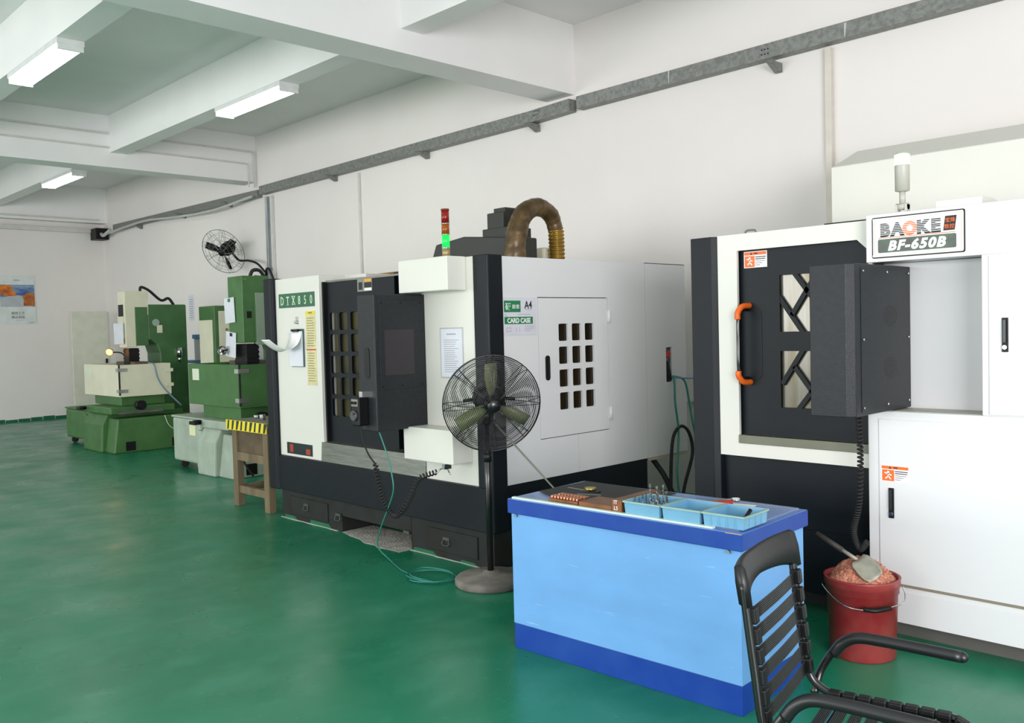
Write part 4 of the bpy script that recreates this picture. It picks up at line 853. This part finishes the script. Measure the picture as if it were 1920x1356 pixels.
# ---------------------------------------------------------------- bucket
BC=Vector((-1.945,4.27,0)); RED=mat('dusty_dark_red_plastic','8c1f26',.35,var=.15,scale=6,col2='9a4240')
t=thing('bucket','dark red plastic bucket heaped with copper chips, in front of the white cabinet','bucket',BC)
MB().lathe([(.001,.0),(.150,.0),(.155,.006),(.166,.32),(.172,.322),(.172,.352),(.178,.354),(.178,.385),(.181,.392),(.168,.392),(.163,.33),(.15,.02),(.001,.015)],BC,40).build('pail',RED,t)
vh=[]
MB().tube([BC+Vector((-.176,-.02,.345)),BC+Vector((-.13,-.15,.35)),BC+Vector((0,-.205,.29)),BC+Vector((.12,-.17,.28)),BC+Vector((.21,-.05,.30)),BC+Vector((.20,.03,.32)),BC+Vector((.178,.05,.36))],.003,n=6).build('bail_handle',CHROME,t)
MB().tube([BC+Vector((.09,-.185,.282)),BC+Vector((.14,-.16,.28)),BC+Vector((.185,-.10,.288))],.011,n=10).build('handle_grip',BLACK,t)
# chips: uncountable
CH=mat('copper_chips','e09a80',.35,.25,var=.3,scale=90,col2='b06a50',bump=.7,bscale=170)
mb=MB(); nA,nR=56,22; vs=[BC+Vector((0,.0,.475))]; fs=[]
def hh(rr,a): return .36+.115*max(0,math.cos(min(1,rr/.165)*PI/2))**.9+.008*math.sin(a*5+rr*40)+random.uniform(-.004,.004)
for i in range(1,nR+1):
    for j in range(nA):
        a=2*PI*j/nA; rr=.163*i/nR; vs.append(BC+Vector((rr*math.cos(a)-.012*(1-i/nR),rr*math.sin(a),hh(rr,a))))
for j in range(nA): fs.append((0,1+j,1+(j+1)%nA))
for i in range(nR-1):
    for j in range(nA): o=1+i*nA; fs.append((o+j,o+nA+j,o+nA+(j+1)%nA,o+(j+1)%nA))
mb.add(vs,fs)
for k_ in range(1500):
    a=random.uniform(0,2*PI); rr=.158*math.sqrt(random.random()); p=BC+Vector((rr*math.cos(a),rr*math.sin(a),hh(rr,a)+.001)); s_k=random.uniform(.002,.0045)
    Mq=Matrix.Translation(p)@Matrix.Rotation(random.uniform(0,6),4,(random.random(),random.random(),random.random()+.01)); q4=[Mq@Vector(v) for v in ((-s_k,0,0),(s_k*.6,-s_k*.6,.001),(s_k,.5*s_k,0),(-.2*s_k,s_k,.0015))]; mb.add(q4,[(0,1,2,3)])
o=mb.build('copper_chips',CH); tag(o,'heap of orange copper chips filling the red bucket','metal chips',kind='stuff')
t=thing('scoop','metal hand scoop with dark handle stuck in the copper chips','scoop',(-2.0,4.3,.45))
SC=mat('dusty_aluminium','a9a596',.5,.3,var=.15,scale=14)
ax=Vector((-.78,.02,.36)).normalized(); sdv=Vector((-.25,.9,-.1)).normalized()
base=BC+Vector((.012,-.062,.478)); dn=Vector((.78,-.22,-.52)).normalized(); sdv=Vector((.2,-.75,.62)).cross(dn).normalized(); upv=dn.cross(sdv)
if upv.z<0: upv=-upv
vs=[];fs=[]
for i in range(8):
    for j in range(9):
        v=(j/8-.5)*2; wd=(.035,.048,.05,.052,.053,.053,.048,.036)[i]; vs.append(base+dn*(i*.0185)+sdv*v*wd+upv*(.010+.016*v*v))
for i in range(7):
    for j in range(8): o_=i*9+j; fs.append((o_,o_+1,o_+10,o_+9))
b_=MB().add(vs,fs,True).build('blade',SC,t); so=b_.modifiers.new('s','SOLIDIFY'); so.thickness=.003
MB().tube([base,base+ax*.10],.010,n=10,smoothpath=False).build('shaft',SC,t); MB().tube([base+ax*.09,base+ax*.24],lambda x:.014+.004*math.sin(x*3),n=12,sub=6).build('handle',mat('dark_grip','2e2a24',.6),t)
# ---------------------------------------------------------------- chair
th=.222
t=thing('armchair','black tubular steel armchair with ribbed plastic strap back and seat, in the foreground','chair',(-1.363,2.474,0),rotz=th,local=True)
W=.241; HS=.438; HB_=.951
tubeM=BLACKM
# frame: side tube back top -> seat -> front -> down to floor -> back
for s in (-1,1):
    y=s*W
    MB().tube([(-.055,y,HB_-.04),(-.042,y,.80),(-.022,y,.64),(-.008,y,.53),(.012,y,.475),(.06,y,HS+.005),(.12,y,HS-.002),(.25,y,HS-.002),(.40,y,HS),(.46,y,HS-.01),(.50,y,HS-.05),(.50,y,.30),(.49,y,.1),(.47,y,.03),(.40,y,.014),(.2,y,.013),(-.02,y,.013)],.0135,n=14).build('side_frame',tubeM,t)
MB().tube([(-.02,-W-.01,.013),(-.02,W+.01,.013)],.0135,n=12,smoothpath=False).build('floor_rail',tubeM,t)
MB().tube([(.1,-W,HS-.03),(.1,W,HS-.03)],.011,n=12,smoothpath=False).tube([(.42,-W,HS-.03),(.42,W,HS-.03)],.011,n=12,smoothpath=False).build('seat_crossbar',tubeM,t)
# arms
for s in (-1,1):
    y=s*(W+.035)
    ar=MB().tube([(.015,s*W,HS-.01),(.03,y,.50),(.075,y,.575),(.105,y,.605)],.0135,n=14).build('arm_post',tubeM,t)
    MB().tube([(.07,y,.56),(.10,y,.60),(.145,y,.625),(.22,y,.628),(.33,y,.624),(.45,y,.618)],.0185,n=16).sphere((.452,y,.618),.0175).build('armrest',mat('satin_black_pad','141518',.4,coat=.1),t)
# top rail (curved, moulded)
nP=22; vs=[];fs=[]
for i in range(nP+1):
    v=-1+2*i/nP; y=v*(W+.012); ed=abs(v)**6; bow=-.045*(1-v*v)
    zc=HB_-.035; hgt=.055-.012*(1-abs(v)); th_=.012+.008*ed
    for (dx,dz) in ((-th_,-.8),(-th_*1.1,0),(-th_*.8,.85),(0,1),(th_*.8,.85),(th_,0),(th_,-.8),(0,-1)):
        vs.append((-.052+bow+dx-.01*dz,y,zc+dz*hgt*(.9 if dz>0 else 1.0)-.02*ed*(dz<0)))
for i in range(nP):
    for j in range(8): o_=i*8; fs.append((o_+j,o_+(j+1)%8,o_+8+(j+1)%8,o_+8+j))
fs+=[tuple(range(8))[::-1],tuple(range(nP*8,nP*8+8))]
MB().add(vs,fs,True).build('top_rail',mat('moulded_black_plastic','18181b',.42),t)
STR=mat('ribbed_black_strap','161618',.35,var=.1)
def strap(c,axis,upd,L_,wd,nm):
    # c centre, axis along strap length is y, upd = direction across
    mb=MB(); nr=7; cr=Vector(upd).normalized(); nrm=Vector((0,1,0)).cross(cr)
    for k_ in range(nr):
        off=(k_-(nr-1)/2)*wd/nr
        mb.tube([Vector(c)+cr*off+Vector((0,-L_/2,0)),Vector(c)+cr*off+nrm*.004,Vector(c)+cr*off+Vector((0,L_/2,0))],wd/nr*.46,n=6,sub=3)
    st_=mb.build(nm,STR,t)
    for s in (-1,1):
        mb=MB(); M=Matrix((list(cr)+[0],[0,1,0,0],[0,0,0,0],[0,0,0,1]))
        cc=Vector(c)+Vector((0,s*(L_/2+.008),0)); A=cr*wd*.56; B=Vector((0,.017,0)); Cc=nrm*.0165
        vs_=[cc+A*a+B*b+Cc*c_2 for a in (-1,1) for b in (-1,1) for c_2 in (-1,1)]
        mb.add(vs_,[(0,1,3,2),(4,6,7,5),(0,4,5,1),(2,3,7,6),(0,2,6,4),(1,5,7,3)]); mb.build('strap_clip',BLACK,st_,.005)
for k_ in range(6):
    z=.515+k_*.058; xx=-.005-(z-.515)*.115
    strap((xx+.004,0,z+.012),'y',(-.11,0,1),2*W-.045,.042,'back_strap')
for k_ in range(9):
    x=.085+k_*.046; strap((x,0,HS+.004-(.012 if k_==8 else 0)),'y',(1,0,0) if k_<8 else (1,0,-.5),2*W-.045,.036,'seat_strap')
